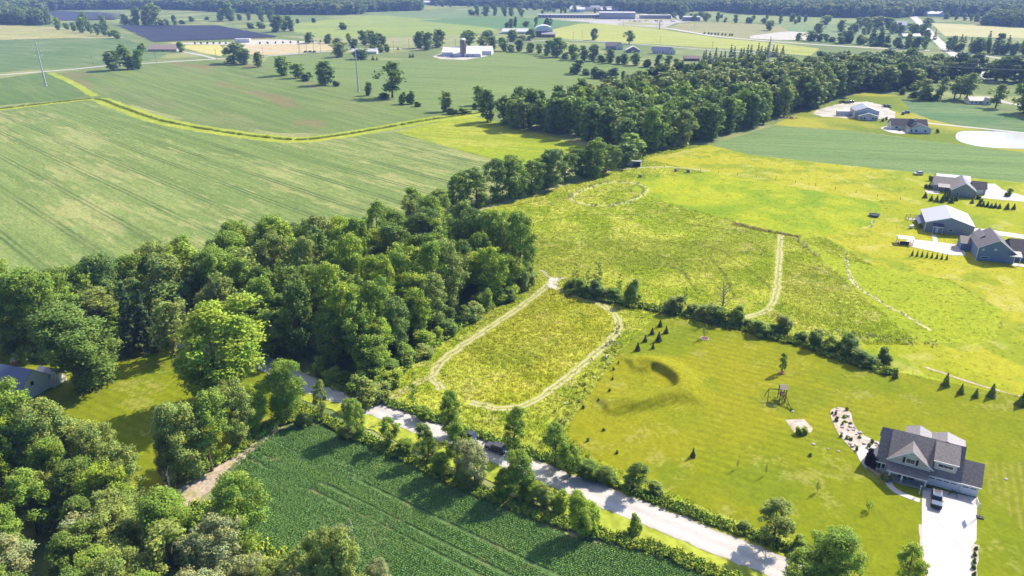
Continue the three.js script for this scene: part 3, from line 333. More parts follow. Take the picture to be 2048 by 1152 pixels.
// the near wood beside the gravel road
const nearWood = [[-171.3,-173.1],[-141.9,-181.3],[-133.6,-181.3],[-118.2,-176.0],[-106.7,-176.0],[-96.4,-181.9],[-82.8,-178.9],[-65.9,-168.9],[-52.3,-161.8],[-40.8,-155.0],[-33.4,-151.5],[-29.8,-163.6],[-23.3,-173.7],[-16.9,-186.6],[-9.5,-197.7],[-0.6,-210.4],[6.3,-226.2],[2.8,-235.4],[-6.8,-240.2],[-16.9,-247.7],[-29.2,-262.4],[-32.5,-276.2],[-41.2,-255.4],[-54.7,-236.1],[-76.6,-236.1],[-96.0,-225.1],[-105.8,-210.3],[-128.0,-195.0],[-142.4,-188.1],[-167.6,-174.5]];
const houseSpot = [-121.77,-153.78];
scatter(nearWood, 8.2, 5, (x, z, q, r) => { const edge = edgeDist(x, z, nearWood) < 5, h = (edge ? 11 : 14.5) + 6.5 * r(); const f = r(), tone = f < 0.36 ? G_.mid : f < 0.52 ? G_.dark : f < 0.66 ? G_.olive : f < (x > -70 ? 0.9 : 0.8) ? G_.lime : f < 0.97 ? G_.blue : G_.gold; tree(q < 0.78 ? 'd' : q < 0.86 ? 'o' : 'p', x, z, h * (0.85 + 0.35 * r()), 9 + 6 * r(), tone, q < 0.86 ? '# round crowned tree in the near wood by the gravel road' : '# loose crowned tree in the near wood by the gravel road', 'trees of the near wood', 'woodland_tree'); });
plant([['x',-77.5,-183.5,11.5,5.0],['x',-67.3,-191.6,10.2,4.9],['x',-86.4,-176.0,13.3,4.1]], [], 'bare grey snag standing among the near wood trees', 'snags of the near wood', 'dead_tree');
plant([['c',-99.7,-171.7,20.8,9.3],['c',-96.6,-173.1,18.1,8.0]], [G_.spruce], 'tall dark spruce at the yard edge of the near wood', 'spruces at the near wood', 'spruce_tree');
plant([['d',-103.0,-154.5,20.6,20.1]], [G_.dark], 'huge round dark tree standing on the yard lawn', undefined, undefined, 3);
plant([['d',-67.8,-147.0,24.8,23.4]], [G_.lime], 'big light green tree at the yard lawn next to the road', undefined, undefined, 1);
plant([['o',-88.2,-168.9,16.5,12.4]], [G_.olive], 'thin crowned tree with visible pale limbs beside the spruces');
plant([['d',-50.7,-139.3,15.3,9.5]], [G_.mid], 'rounded tree by the road at the tip of the soybean field');
plant([['d',-130.4,-176.0,21.1,17.6],['d',-121.9,-173.1,20.2,14.7],['d',-135.3,-173.1,20.9,14.7],['d',-140.8,-185.1,19.7,15.5]], [G_.mid, G_.dark], 'broad tree at the back of the yard', 'trees behind the yard');
plant([['b',-125.5,-166.2,4.4,5.2],['b',-120.1,-167.6,2.6,5.2],['b',-133.1,-171.7,3.7,4.0]], [G_.dark], 'dark shrub beside the drive of the yard', 'shrubs in the yard');
// clump between yard and soybeans
plant([['d',-64.7,-118.7,17.4,11.1],['d',-60.5,-121.3,17.2,11.3],['d',-58.3,-129.8,15.2,9.8],['d',-56.1,-135.0,11.6,6.8],['d',-66.7,-117.2,12.4,6.5]], [G_.mid, G_.olive, G_.lime], '# leafy tree in the clump between yard lawn and soybeans', 'clump beside the soybeans');
plant([['x',-62.7,-108.9,10.7,2.8]], [], 'small bare dead tree on the bare headland');
// shrubby fringe of the near wood
{ const r = rng(555), line = smoothPts([[-47.9,-159.3],[-39.4,-154.5],[-33.0,-151.2],[-29.1,-162.8],[-23.2,-172.5],[-16.8,-185.1],[-9.5,-196.0],[-0.6,-208.1],[5.9,-221.8]], 4.2); for (const [x, z] of line) tree('b', x + (r() - 0.5) * 3, z + (r() - 0.5) * 3, 2.6 + 3.4 * r(), 4.2 + 3 * r(), [G_.mid, G_.lime, G_.olive, G_.dark], '# shrub in the low fringe of the near wood', 'shrub fringe of the near wood', 'fringe_shrub'); }
// the wood in the near corner
const cornerWood = [[-143.4,-123.2],[-117.8,-127.5],[-97.9,-125.8],[-90.0,-124.6],[-80.7,-117.6],[-71.4,-109.8],[-62.0,-102.9],[-54.4,-99.4],[-47.5,-97.1],[-42.3,-89.1],[-41.1,-78.7],[-83.3,-78.7],[-108.1,-83.2]];
scatter(cornerWood, 7.4, 9, (x, z, q, r) => { const f = r(); tree(q < 0.8 ? 'd' : 'p', x, z, 10 + 5.5 * r(), 7.4 + 4.2 * r(), f < 0.3 ? G_.olive : f < 0.65 ? G_.mid : f < 0.78 ? G_.lime : f < 0.84 ? G_.pale : G_.dark, q < 0.8 ? '# round crowned tree in the thick corner wood by the yard' : '# loose crowned tree in the thick corner wood by the yard', 'trees of the corner wood', 'woodland_tree'); });
plant([['d',-94.6,-116.1,21.0,12.7],['d',-88.6,-118.4,18.4,11.9],['d',-102.9,-117.6,20.6,11.8],['d',-79.2,-114.6,14.1,8.7],['d',-70.6,-108.2,13.9,8.3]], [G_.mid, G_.olive], '# tall tree at the yard edge of the corner wood', 'trees at the yard edge of the corner wood', 'yard_edge_tree');
plant([['d',-46.5,-96.8,16.3,10.3]], [G_.mid], 'upright tree at the soybean corner of the corner wood');
plant([['x',-66.3,-98.0,10.2,6.0]], [], 'brown leafless tree inside the corner wood');
plant([['b',-36.7,-86.6,9.7,7.1],['b',-30.1,-85.6,14.0,9.4],['b',-25.1,-84.2,17.2,7.8],['b',-20.6,-85.1,10.6,5.5],['b',-32.4,-82.3,11.0,7.6],['b',-40.7,-89.1,6.8,5.6],['p',-26.4,-86.6,16.0,6.3],['b',-22.9,-80.5,9.9,9.0]], [G_.pale, G_.olive, G_.pale], '# leafy shrub at the near edge of the soybeans', 'shrubs before the soybeans');
// hedge between soybeans and road
plant([['p',-42.7,-140.1,9.5,4.3],['d',-33.4,-132.7,9.6,5.4],['p',-25.8,-129.3,7.4,5.7],['d',-17.1,-124.6,8.8,5.8],['d',-12.9,-133.5,10.6,5.9],['p',-11.0,-121.6,11.3,6.7],['d',-7.3,-116.9,10.0,6.9],['d',2.0,-113.6,10.1,6.9],['d',-1.8,-113.1,6.4,4.8]],
  [G_.mid, G_.olive, G_.dark, G_.pale], '# roadside tree between the soybeans and the gravel road', 'roadside trees by the soybeans');
plant([['b',-36.1,-132.9,2.9,4.3],['b',-22.3,-126.6,3.5,4.6],['b',-14.4,-120.0,5.4,5.0],['b',6.2,-110.3,4.6,4.3],['b',8.9,-108.9,4.6,3.7],['b',12.2,-102.9,8.8,5.5],['b',14.0,-103.9,5.6,4.0],['b',22.0,-102.9,4.3,2.9],['b',-46.0,-137.7,3.3,3.8],['b',3.9,-111.7,4.1,4.4],['b',-9.2,-116.1,4.7,4.5]],
  [G_.lime, G_.olive, G_.mid], '# weedy shrub along the soybean side of the road', 'shrubs on the soybean side');
// trees and shrubs on the house side of the road
plant([['s',-22.5,-143.4,10.1,4.1],['p',0.6,-127.5,10.7,6.3],['d',8.7,-122.4,11.1,6.9],['p',11.5,-119.2,7.7,6.0]], [G_.olive, G_.mid], 'loose tree between the loop track and the road', 'trees along the loop track verge');
plant([['b',23.3,-114.6,6.7,6.4],['b',15.5,-119.2,3.6,5.0],['b',18.8,-117.2,3.3,4.3],['b',27.7,-113.9,2.6,3.3],['b',42.0,-104.2,2.0,2.3],['b',-33.0,-145.5,6.9,7.0],['b',-31.1,-148.1,4.1,5.9],['b',-20.1,-139.7,3.3,4.5],['b',50.1,-99.2,2.8,3.5],['b',52.9,-97.4,3.3,3.4]],
  [G_.dark, G_.mid, G_.olive], '# shrub along the house side of the gravel road', 'shrubs on the house side of the road');
plant([['p',45.9,-101.0,9.0,8.1]], [G_.olive], 'loose leafy tree at the lawn edge by the gravel road');
plant([['d',51.8,-91.3,10.8,9.2]], [G_.mid], 'dense mid green tree between road and white driveway');
plant([['d',46.9,-90.2,7.3,7.3]], [G_.mid], 'low spreading tree leaning over the road end');
plant([['p',64.5,-91.3,8.2,6.2]], [G_.lime], 'small light green tree next to the white driveway');
// the tree row behind the upper track
plant([['d',-38.1,-281.2,14.3,12.5],['d',-30.6,-289.8,11.5,12.2],['d',-23.0,-296.1,15.7,11.4],['d',-15.2,-302.6,17.0,14.4],['d',-6.6,-312.4,18.1,12.6],['d',1.1,-317.9,17.9,16.8],['d',9.2,-326.1,14.9,15.4],['d',16.7,-334.7,18.0,17.6],['d',25.6,-345.5,13.7,13.8],['d',33.2,-355.0,14.0,13.4],['d',40.4,-355.0,17.9,15.4],['d',47.6,-364.0,13.5,13.7],['d',56.7,-376.7,11.8,14.1],['d',65.6,-389.0,14.0,15.9]],
  [G_.dark, G_.dark, G_.mid, G_.blue], '# tree in the straight row along the upper track', 'tree row along the upper track');
// single trees and shrubs of the meadow
plant([['p',2.6,-216.8,24.2,12.5]], [G_.mid], 'tall ivy clad tree standing at the meadow corner of the wood');
plant([['p',-2.6,-221.8,19.8,7.5]], [G_.olive], 'slender tree with a bare top leaning on the tall ivy clad tree');
plant([['s',-15.5,-247.7,14.8,7.9]], [G_.mid], 'thin open tree in the gap behind the wood');
plant([['b',-26.2,-261.3,6.7,9.4],['b',-22.1,-255.7,5.8,7.4]], [G_.dark], 'low dark tree at the back corner of the wood', 'low trees at the back of the wood');
plant([['s',20.1,-214.4,8.7,3.8],['s',24.1,-213.6,7.2,3.5],['s',27.0,-210.4,11.1,5.0],['s',33.2,-208.8,7.4,3.4]], [G_.olive, G_.mid], 'thin meadow sapling near the white gravel patch', 'saplings near the gravel patch');
plant([['b',18.5,-214.4,3.1,5.4],['b',22.1,-210.4,4.4,6.3],['b',26.5,-207.7,5.0,6.8],['b',36.3,-203.5,7.9,6.1],['b',31.7,-205.8,3.7,5.2]], [G_.dark, G_.mid], 'dark meadow bush near the white gravel patch', 'bushes near the gravel patch');
plant([['x',60.5,-191.6,12.3,6.7]], [], 'gnarled bare tree in the lawn hedge');
plant([['s',51.2,-197.7,8.1,2.7]], [G_.olive], 'spindly sapling in the lawn hedge');
plant([['b',47.7,-197.0,4.9,7.1],['b',53.3,-195.6,3.1,5.2],['b',56.4,-192.2,4.9,7.0],['b',59.2,-189.9,4.3,6.0],['b',63.7,-188.9,5.5,6.7],['b',66.9,-186.6,2.5,4.4],['b',69.4,-182.6,4.2,7.1],['b',75.4,-182.6,5.1,5.3],['b',72.6,-182.6,2.9,4.3],['b',78.5,-177.7,2.7,4.2],['b',81.8,-174.8,4.8,5.6],['b',84.3,-171.7,4.3,5.6],['b',87.7,-169.7,5.7,6.2],['b',89.8,-165.4,3.6,6.6],['b',96.1,-166.5,3.6,4.0],['b',92.5,-164.9,2.2,4.0]],
  [G_.dark, G_.mid, G_.olive], '# bush in the hedge between lawn and meadow', 'hedge between lawn and meadow');
plant([['c',95.0,-158.1,3.1,1.7],['c',105.3,-154.2,4.0,2.3],['c',107.1,-150.8,3.0,1.9],['c',109.7,-149.2,2.7,1.8],['c',113.5,-149.4,3.8,2.5],['c',118.3,-145.7,3.9,3.0]], [G_.dark], 'small arborvitae in the row along the lawn edge', 'arborvitae along the lawn edge', 'arborvitae');
plant([['c',42.1,-187.0,2.5,1.8],['c',43.0,-182.9,2.5,1.8],['c',39.0,-182.2,2.3,1.7],['c',40.0,-178.0,3.2,2.2],['c',36.3,-177.7,2.3,1.6],['c',33.4,-172.5,2.7,2.0],['c',37.7,-173.7,2.1,1.2]], [], 'young spruce in the loose group on the lawn corner', 'young spruces on the lawn corner', 'young_spruce');
plant([['b',27.4,-165.4,0.9,0.6],['b',25.7,-162.1,0.9,0.8],['b',24.8,-157.4,0.9,0.7],['b',23.4,-151.7,1.0,0.8],['b',20.3,-147.4,0.8,0.7],['b',16.5,-144.4,0.9,0.8],['b',20.2,-135.4,0.8,0.8],['b',16.3,-131.4,0.9,0.8],['b',22.0,-127.1,0.9,0.8],['b',61.9,-126.1,0.9,0.8]], [G_.dark], 'tiny round shrub planted on the lawn', 'tiny lawn shrubs', 'lawn_shrub');
plant([['p',67.8,-160.8,5.4,2.5]], [G_.dark], 'young shade tree in a brick ring by the play tower');
plant([['s',52.9,-179.5,4.6,2.2]], [G_.olive], 'leaning young tree in a mulch ring near the hedge');
plant([['c',37.5,-125.8,2.5,1.5]], [], 'small blue spruce alone on the front lawn');
plant([['s',45.6,-121.9,3.2,0.9],['s',50.7,-119.8,3.1,0.9]], [G_.olive], 'whip thin sapling on the front lawn', 'thin saplings on the front lawn');
plant([['s',58.9,-114.4,3.1,1.5],['s',66.6,-109.3,2.5,2.2]], [G_.olive, G_.mid], 'small spreading sapling on the lawn between road and house', 'spreading lawn shrubs');
plant([['b',64.1,-143.4,0.7,0.9]], [G_.dark], 'small dark shrub between play tower and garden bed');
// the field hedgerow with the big oak
plant([['d',-316.2,-866.0,21.6,29.6],['d',-299.1,-850.9,16.5,18.5],['d',-275.8,-826.7,15.1,14.1],['d',-228.0,-753.4,18.1,19.9],['d',-207.9,-734.2,13.5,15.1],['b',-194.9,-715.8,7.3,12.3],['d',-169.7,-684.9,20.1,21.8],['b',-158.2,-678.4,4.4,8.1],['d',-119.2,-621.8,10.5,7.9],['b',-84.9,-578.2,8.7,6.6],['b',-78.4,-578.2,9.1,8.1],['b',-71.5,-566.5,3.7,6.8],['b',-42.8,-533.8,4.3,10.8],['b',-33.6,-535.9,3.9,10.1],['b',-102.9,-605.8,4.7,9.7]], [G_.dark, G_.mid, G_.blue], '# tree or shrub of the broken hedgerow between two crop fields', 'hedgerow between the crop fields', 'hedgerow_tree');
plant([['o',-97.6,-611.0,26.7,26.1]], [G_.dark], 'big spreading oak in the broken field hedgerow');
plant([['d',-48.4,-544.3,14.0,11.4]], [G_.olive], 'upright tree by the bend of the ditch');
plant([['d',-25.0,-573.5,14.2,11.2],['b',-26.9,-555.2,5.1,6.7]], [G_.mid], 'tree at the tip of the upper wood', 'trees at the tip of the upper wood');
plant([['d',-417.1,-794.9,19.5,21.0],['d',-408.8,-808.2,24.3,21.3],['d',-397.1,-808.2,19.3,14.9]], [G_.dark, G_.mid], 'tree of the dark cluster beside the farm road', 'tree cluster beside the farm road');
plant([['d',-430.2,-995.4,12.4,11.0],['b',-469.4,-969.2,12.1,11.4]], [G_.dark], 'round tree beside the brown roofed ranch house', 'trees at the ranch house');
plant([['d',-209.9,-932.3,17.4,23.2],['d',-213.7,-1037,12.8,14.9],['d',-179.9,-909.2,11.4,25.0],['d',-211.6,-1099,19.6,18.6],['d',-208.3,-1132,17.4,19.1],['d',-191.6,-1099,15.6,17.2],['d',-178.9,-988.7,9.2,11.6],['d',-169.8,-988.7,9.8,10.3],['d',-162.5,-995.4,9.9,11.0]], [G_.dark, G_.blue, G_.olive], '# tree hiding the farmhouse by the farm road', 'trees around the hidden farmhouse', 'hedgerow_tree');
plant([['c',-152.1,-1023,5.1,4.0],['c',-163.7,-898.0,5.1,5.3],['c',-159.0,-898.0,3.9,4.1],['c',-123.7,-926.4,5.2,4.9],['c',-120.1,-926.4,5.8,4.9]], [], 'small conifer on the lawn of the hidden farmhouse', 'small conifers at the hidden farmhouse');
plant([['d',-126.8,-1052,21.4,20.6],['d',-112.8,-1023,22.1,18.7],['d',-102.2,-1060,23.5,24.8]], [G_.blue, G_.olive], 'large tree in the trio beside the white farm', 'trio of trees by the white farm');
// hedge below the houses and dairy
plant([['d',-58.8,-1075,21.8,22.4],['d',-36.4,-1168,15.1,22.7],['d',-39.2,-1037,16.0,17.6],['d',-26.7,-1023,17.1,17.3],['d',-11.2,-1009,16.9,17.1],['d',9.7,-995.4,15.4,13.6],['d',23.2,-988.7,12.3,15.5],['d',34.2,-969.2,12.1,11.4],['d',44.1,-950.4,17.7,14.9],['d',54.3,-932.3,22.0,25.6],['d',72.8,-903.6,16.9,16.6],['d',83.7,-892.5,16.2,12.9],['d',94.3,-887.1,18.3,16.3],['d',110.9,-866.0,15.2,14.8],['d',119.2,-855.9,8.6,10.1],['d',125.8,-850.9,11.2,14.0],['d',137.1,-841.0,13.2,15.5],['d',158.8,-826.7,13.5,13.1],['d',168.2,-822.0,12.4,10.8],['d',178.0,-822.0,8.8,9.7],['b',104.1,-876.5,7.7,12.7],['b',63.5,-914.9,7.4,12.0],['b',-1.3,-1002,8.1,13.1],['b',147.4,-826.7,8.3,12.0]], [G_.dark, G_.mid, G_.blue, G_.olive], '# tree in the long hedge below the row of houses', 'hedge below the row of houses', 'hedgerow_tree');
plant([['d',0.0,-1159,16.4,25.6],['d',27.5,-1177,17.3,19.9],['d',15.7,-1150,9.9,14.9]], [G_.blue, G_.olive], 'tree in front of the dairy barns', 'trees at the dairy barns');
plant([['d',65.7,-765.4,13.6,15.2],['b',74.1,-757.4,5.8,11.0],['b',82.1,-734.2,9.4,14.6],['b',89.5,-726.7,7.4,11.5],['b',95.3,-719.4,11.0,14.3],['d',105.8,-719.4,8.3,5.7],['b',110.9,-708.7,6.8,11.3],['b',61.8,-773.6,5.9,8.2]], [G_.dark, G_.blue], '# tree in the short hedge jutting into the crop field', 'short hedge in the crop field', 'hedgerow_tree');
plant([['d',126.3,-1187,16.7,14.6]], [G_.dark], 'round tree alone on the yellow pasture edge');
plant([['o',169.7,-1115,17.8,18.1]], [G_.dark], 'spreading tree behind the row of houses');
plant([['x',270.9,-1423,19.8,18.4]], [], 'bare fan shaped tree by the school road');
plant([['d',464.4,-1396,17.0,19.8]], [G_.olive], 'single rounded tree on the school ground');
plant([['b',-417.3,-1638,8.9,11.6],['b',-310.4,-1423,11.2,18.4]], [G_.dark], 'lone round tree out in the pasture', 'lone pasture trees');
plant([['d',-102.6,-1953,12.9,20.0],['d',-85.3,-1928,21.9,13.6],['d',-63.5,-1904,25.1,24.4],['d',-42.0,-1928,25.4,17.3],['d',-18.3,-1904,20.5,17.1],['d',-1.2,-1904,20.5,19.5],['d',23.8,-1858,18.9,16.7],['d',74.5,-1904,13.7,13.4],['d',-95.1,-1953,9.4,15.0]], [G_.blue, G_.dark], 'tree in the row at the far crop edge', 'row at the far crop edge', 'hedgerow_tree');
// spruce row above the upper wood
{ const list = []; const a = [207.99,-850.87], b = [328.66,-944.31], r = rng(88); for (let i = 0; i < 19; i++) { const t = i / 18; list.push(['c', lerp(a[0], b[0], t) + r() * 5, lerp(a[1], b[1], t) + r() * 8, 13 + 6 * r(), 7.5 + 2 * r()]); } plant(list, [], 'dark spruce in the row above the upper wood', 'spruce row above the upper wood'); }
// right background
plant([['d',524.4,-1323,16.9,22.2],['d',634.0,-1571,17.1,26.3],['d',437.8,-1177,10.8,13.8],['d',453.4,-1168,14.3,22.7],['d',467.1,-1168,10.8,16.7],['b',476.5,-1150,7.1,13.4],['d',582.8,-1371,19.2,19.5],['d',495.3,-1132,17.4,18.4],['d',482.8,-1132,13.9,13.2],['d',574.5,-1300,17.4,21.9],['b',518.1,-1132,7.7,10.3],['d',661.6,-1478,18.8,21.0],['d',664.2,-1450,19.3,28.1],['d',683.8,-1450,21.1,31.8],['d',697.0,-1436,20.0,27.8],['d',697.2,-1346,14.8,26.1],['d',791.2,-1478,17.0,21.0],['d',712.0,-1346,13.9,19.1],['d',649.0,-1206,13.3,14.1],['b',511.7,-1083,5.4,18.3],['b',522.0,-1067,5.3,16.7],['b',532.0,-1052,5.2,13.7],['b',542.2,-1052,7.8,9.6],['d',451.7,-1858,12.3,23.8],['b',465.2,-1836,7.7,10.6],['b',486.6,-1814,8.7,11.6],['b',521.5,-1814,7.6,11.6],['b',542.1,-1751,8.4,12.4],['d',580.1,-1772,9.6,10.2],['d',601.7,-1674,16.1,16.1],['d',603.8,-1638,13.8,12.6],['d',624.0,-1656,14.0,9.6],['b',436.2,-1858,7.8,11.9]], [G_.blue, G_.dark, G_.olive], '# tree around the distant white farmhouse paddocks', 'trees around the distant paddocks', 'hedgerow_tree');
plant([['c',636.6,-1267,10.9,7.4],['c',650.6,-1187,16.7,7.7],['c',657.3,-1150,8.5,6.7],['c',653.5,-1132,10.5,6.6],['c',645.9,-1107,15.0,9.4],['c',666.0,-1132,11.2,7.4],['c',641.8,-1075,13.3,7.7],['c',638.1,-1030,24.1,13.4],['c',660.6,-1023,19.0,13.3],['c',671.9,-1023,11.4,7.3],['c',668.5,-1002,13.1,9.2],['c',647.5,-1030,14.7,8.1]], [], 'dark conifer of the line beside the straight road', 'conifers beside the straight road');
plant([['d',626.9,-1037,14.8,11.5],['d',647.2,-1023,20.8,14.7]], [G_.blue], 'round tree among the conifers by the straight road', 'round trees among the conifers');
plant([['o',329.6,-600.6,15.2,18.5],['o',344.4,-600.6,17.1,12.1],['o',355.3,-600.6,17.5,14.5],['o',363.5,-598.0,20.1,17.6],['o',364.5,-608.4,18.1,12.2]], [G_.olive, G_.blue], 'tall open tree behind the small rounded crop field', 'open trees behind the rounded field');
plant([['b',332.4,-600.6,7.4,14.5],['b',328.4,-611.0,5.2,9.8],['b',326.2,-627.3,5.7,5.9],['b',340.0,-600.6,4.3,8.8],['b',362.3,-590.5,4.3,7.9]], [G_.mid, G_.dark], 'bush below the open trees by the rounded field', 'bushes by the rounded field');
plant([['o',363.8,-559.7,16.8,15.8]], [G_.olive], 'leaning open tree next to the white cottage');
plant([['d',371.3,-538.0,21.5,18.1],['d',373.0,-525.7,21.4,19.5]], [G_.mid], 'dense tree beside the cottage gravel drive', 'trees beside the cottage drive');
// solar field hedges
plant([['d',-833.8,-1423,20.7,15.6],['d',-817.3,-1423,11.2,13.8],['d',-782.9,-1384,14.3,13.4],['d',-747.6,-1346,24.5,20.9],['d',-721.2,-1323,19.3,14.5],['d',-691.5,-1289,18.1,14.2],['d',-667.0,-1267,20.1,16.4],['d',-741.6,-1409,25.6,15.5],['d',-838.1,-1523,25.7,17.7],['d',-622.6,-1215,12.7,18.9],['b',-652.6,-1256,8.5,11.4]], [G_.olive, G_.blue, G_.mid], '# tree in the hedge between hay field and solar panels', 'hedge by the hay field', 'hedgerow_tree');
plant([['d',-774.8,-1554,20.6,24.0],['d',-743.3,-1539,33.3,23.8],['d',-727.4,-1539,26.9,18.8],['d',-711.7,-1554,40.1,34.0],['d',-683.8,-1539,12.1,17.8],['d',-674.7,-1554,18.8,13.0],['b',-672.1,-1587,7.7,15.3],['b',-688.9,-1674,10.1,15.1],['b',-678.5,-1732,7.3,13.3],['d',-633.2,-1693,24.4,23.9],['d',-612.6,-1693,35.5,30.5],['d',-599.5,-1712,13.4,13.2],['d',-578.6,-1712,17.5,13.2],['d',-539.2,-1674,29.2,21.5],['d',-518.8,-1674,23.2,19.4],['d',-442.7,-1604,9.7,10.3],['b',-762.7,-1554,11.3,18.0],['b',-717.5,-1539,12.1,17.8],['b',-695.7,-1539,10.3,15.9]], [G_.olive, G_.blue, G_.dark], '# tree in the gappy line behind the solar panels', 'gappy line behind the solar panels', 'hedgerow_tree');
plant([['b',-488.3,-1450,10.6,15.9],['b',-468.7,-1450,10.6,18.7],['d',-412.7,-1359,27.2,29.9],['d',-395.9,-1384,25.2,21.4],['d',-407.5,-1384,18.5,17.9]], [G_.dark, G_.blue], 'tree in the island clump right of the solar panels', 'island clump by the solar panels');
// belts of trees between the far lots
{ const r = rng(777); for (const [l, n] of [[[[-257.5,-2491],[-97.1,-2376],[51.5,-2238],[139.6,-2058]], 16], [[[387.3,-1693],[475.5,-1621],[582.4,-1571]], 10], [[[584.7,-1289],[660.9,-1335],[685.9,-1267]], 12], [[[-22.7,-1464],[25.0,-1493],[86.1,-1554]], 7], [[[973.7,-1772],[996.6,-1732],[991.5,-1638]], 8], [[[320.8,-1881],[363.6,-1793],[407.1,-1732]], 8], [[[471.3,-1150],[511.9,-1099],[554.8,-1030]], 12], [[[574.5,-1023],[600.5,-982.2],[635.5,-956.6]], 12], [[[-312.0,-1132],[-231.6,-1099],[-157.9,-1083]], 6], [[[325.7,-1150],[377.8,-1083],[427.2,-1030]], 0], [[[-1039,-1732],[-1041,-1814],[-1031,-1953]], 0]]) for (let i = 0; i < n; i++) { const k = (i + r()) / n * (l.length - 1), j = Math.min(l.length - 2, Math.floor(k)); tree(r() < 0.75 ? 'd' : 'b', lerp(l[j][0], l[j + 1][0], k - j) + (r() - 0.5) * 12, lerp(l[j][1], l[j + 1][1], k - j) + (r() - 0.5) * 30, 9 + 10 * r(), 9 + 8 * r(), [G_.blue, G_.dark, G_.olive], '# tree in a loose belt between the far lots', 'tree belts between the far lots', 'belt_tree'); } }
// the upper wood: the trees of its near edge one by one, those behind as one mass
const upperRest = [];
const upperWood = [[-21.4,-510.1],[-4.6,-484.8],[21.0,-468.1],[45.6,-426.5],[65.2,-400.8],[87.0,-413.3],[111.6,-433.5],[145.3,-468.1],[186.9,-515.8],[222.5,-555.2],[272.0,-611.0],[294.3,-635.8],[346.3,-757.4],[295.2,-731.3],[250.9,-713.5],[208.6,-696.6],[175.2,-672.6],[128.3,-635.9],[82.7,-576.9],[43.8,-520.6],[12.4,-515.8],[-13.2,-502.8]];
{ const pts = []; scatter(upperWood, 12.5, 13, (x, z, q, r) => pts.push([x, z, q, r(), r(), r()])); pts.sort((a, b) => b[1] - a[1]);
  const rest = pts.splice(110); upperRest.push(...rest);
  for (const [x, z, q, r1, r2, r3] of pts) tree(q < 0.9 ? 'd' : 'p', x, z, 17 + 8 * r1, 12.5 + 5.5 * r2, r3 < 0.4 ? G_.dark : r3 < 0.62 ? G_.mid : r3 < 0.8 ? G_.blue : r3 < 0.93 ? G_.olive : G_.lime, '# leafy tree at the meadow edge of the long upper wood', 'trees of the upper wood', 'woodland_tree'); }
// woods too far off to tell their trees apart
const farCrowns = [0, 1, 2].map(i => leafCloud(500 + i, crownClumps(80 + i, 30, { y0: 2, rad: 5.2, fat: 2.1, top: 1.4 }), 18, 1.9));
const farTones = [[0.16, 0.245, 0.05], [0.22, 0.3, 0.055], [0.26, 0.32, 0.075], [0.15, 0.225, 0.055]];
const farLeaf = leafMat(1, 1, 1);
function farWood(poly, s, seed, label, hgt = 21, wid = 1.3, given) {
  const pts = given ?? [];
  if (!given) scatter(poly, s, seed, (x, z, q, r) => pts.push([x, z, q, r(), r()]));
  const m = new THREE.InstancedMesh(farCrowns[seed % 3], farLeaf, pts.length), M = new THREE.Matrix4(), C = new THREE.Color();
  pts.forEach(([x, z, q, a, b], i) => { const w = s / 10 * wid * (0.8 + 0.5 * a), hh = hgt / 18 * (0.75 + 0.45 * b); M.compose(new V3(x, 0, z), new THREE.Quaternion().setFromAxisAngle(new V3(0, 1, 0), q * 6.28), new V3(w, hh, w)); m.setMatrixAt(i, M); m.setColorAt(i, C.setRGB(...farTones[Math.floor(hash2(i, seed) * 4)])); });
  m.name = numbered('distant_woodland'); m.castShadow = m.receiveShadow = true; tag(m, label, 'woodland', null, 'stuff'); scene.add(m);
}
farWood([[-2408,-1953],[-1349,-2058],[-1277,-2115],[-1317,-2206],[-1152,-2271],[-992.4,-2271],[-814.6,-2144],[-690.2,-2058],[-574.4,-1953],[-385.2,-1978],[-389.6,-2115],[-255.2,-2206],[-438.8,-3757],[-4588,-3757]], 19, 1, 'hazy wooded ridge behind the solar panels', 25);
farWood([[-1569,-1409],[-1064,-1523],[-1035,-1571],[-964.9,-1554],[-915.7,-1539],[-989.3,-1656],[-1122,-1814],[-1281,-1953],[-2105,-1904]], 12, 2, 'wood at the far end of the straw yellow hay field', 24);
farWood([[470.8,-2115],[564.5,-2175],[603.2,-1978],[678.8,-1904],[798.5,-1814],[903.3,-1814],[972.1,-1881],[996.2,-1881],[1147,-1881],[1192,-1814],[2184,-1814],[4583,-3850],[552.1,-3850],[612.8,-3149],[580.7,-2618]], 19, 4, 'hazy forest along the horizon behind the far farms', 25);
farWood([[-273.7,-2618],[-135.6,-2532],[-21.9,-2451],[111.9,-2305],[236.6,-2376],[353.5,-2451],[494.2,-2532],[747.5,-3850],[-400.6,-3850]], 19, 5, 'hazy forest along the horizon behind the housing', 22);
farWood([[941.9,-1554],[976.2,-1478],[1296,-1359],[1539,-1621],[1139,-1732],[1069,-1732]], 13, 6, 'wood at the end of the wheat field', 22);
farWood([[279.5,-2175],[358.8,-2031],[430.1,-1928],[476.2,-2115],[486.7,-2413],[381.1,-2532]], 13, 7, 'wood behind the school parking lot', 24);
const rightWood = [[346.3,-757.4],[294.3,-635.8],[321.8,-647.5],[354.6,-659.5],[411.9,-726.7],[446.1,-719.4],[470.1,-691.6],[590.8,-598.0],[777.4,-799.3],[477.4,-711.5],[447.7,-739.0],[434.3,-758.5],[420.1,-779.0],[374.3,-779.0],[313.3,-779.0],[295.2,-731.3]];
farWood(rightWood, 12.5, 8, 'shady wood under the power lines behind the cottages', 20, 1.35);
farWood(null, 12.5, 9, 'rear mass of the long upper wood below the spruce row', 21, 1.3, upperRest);

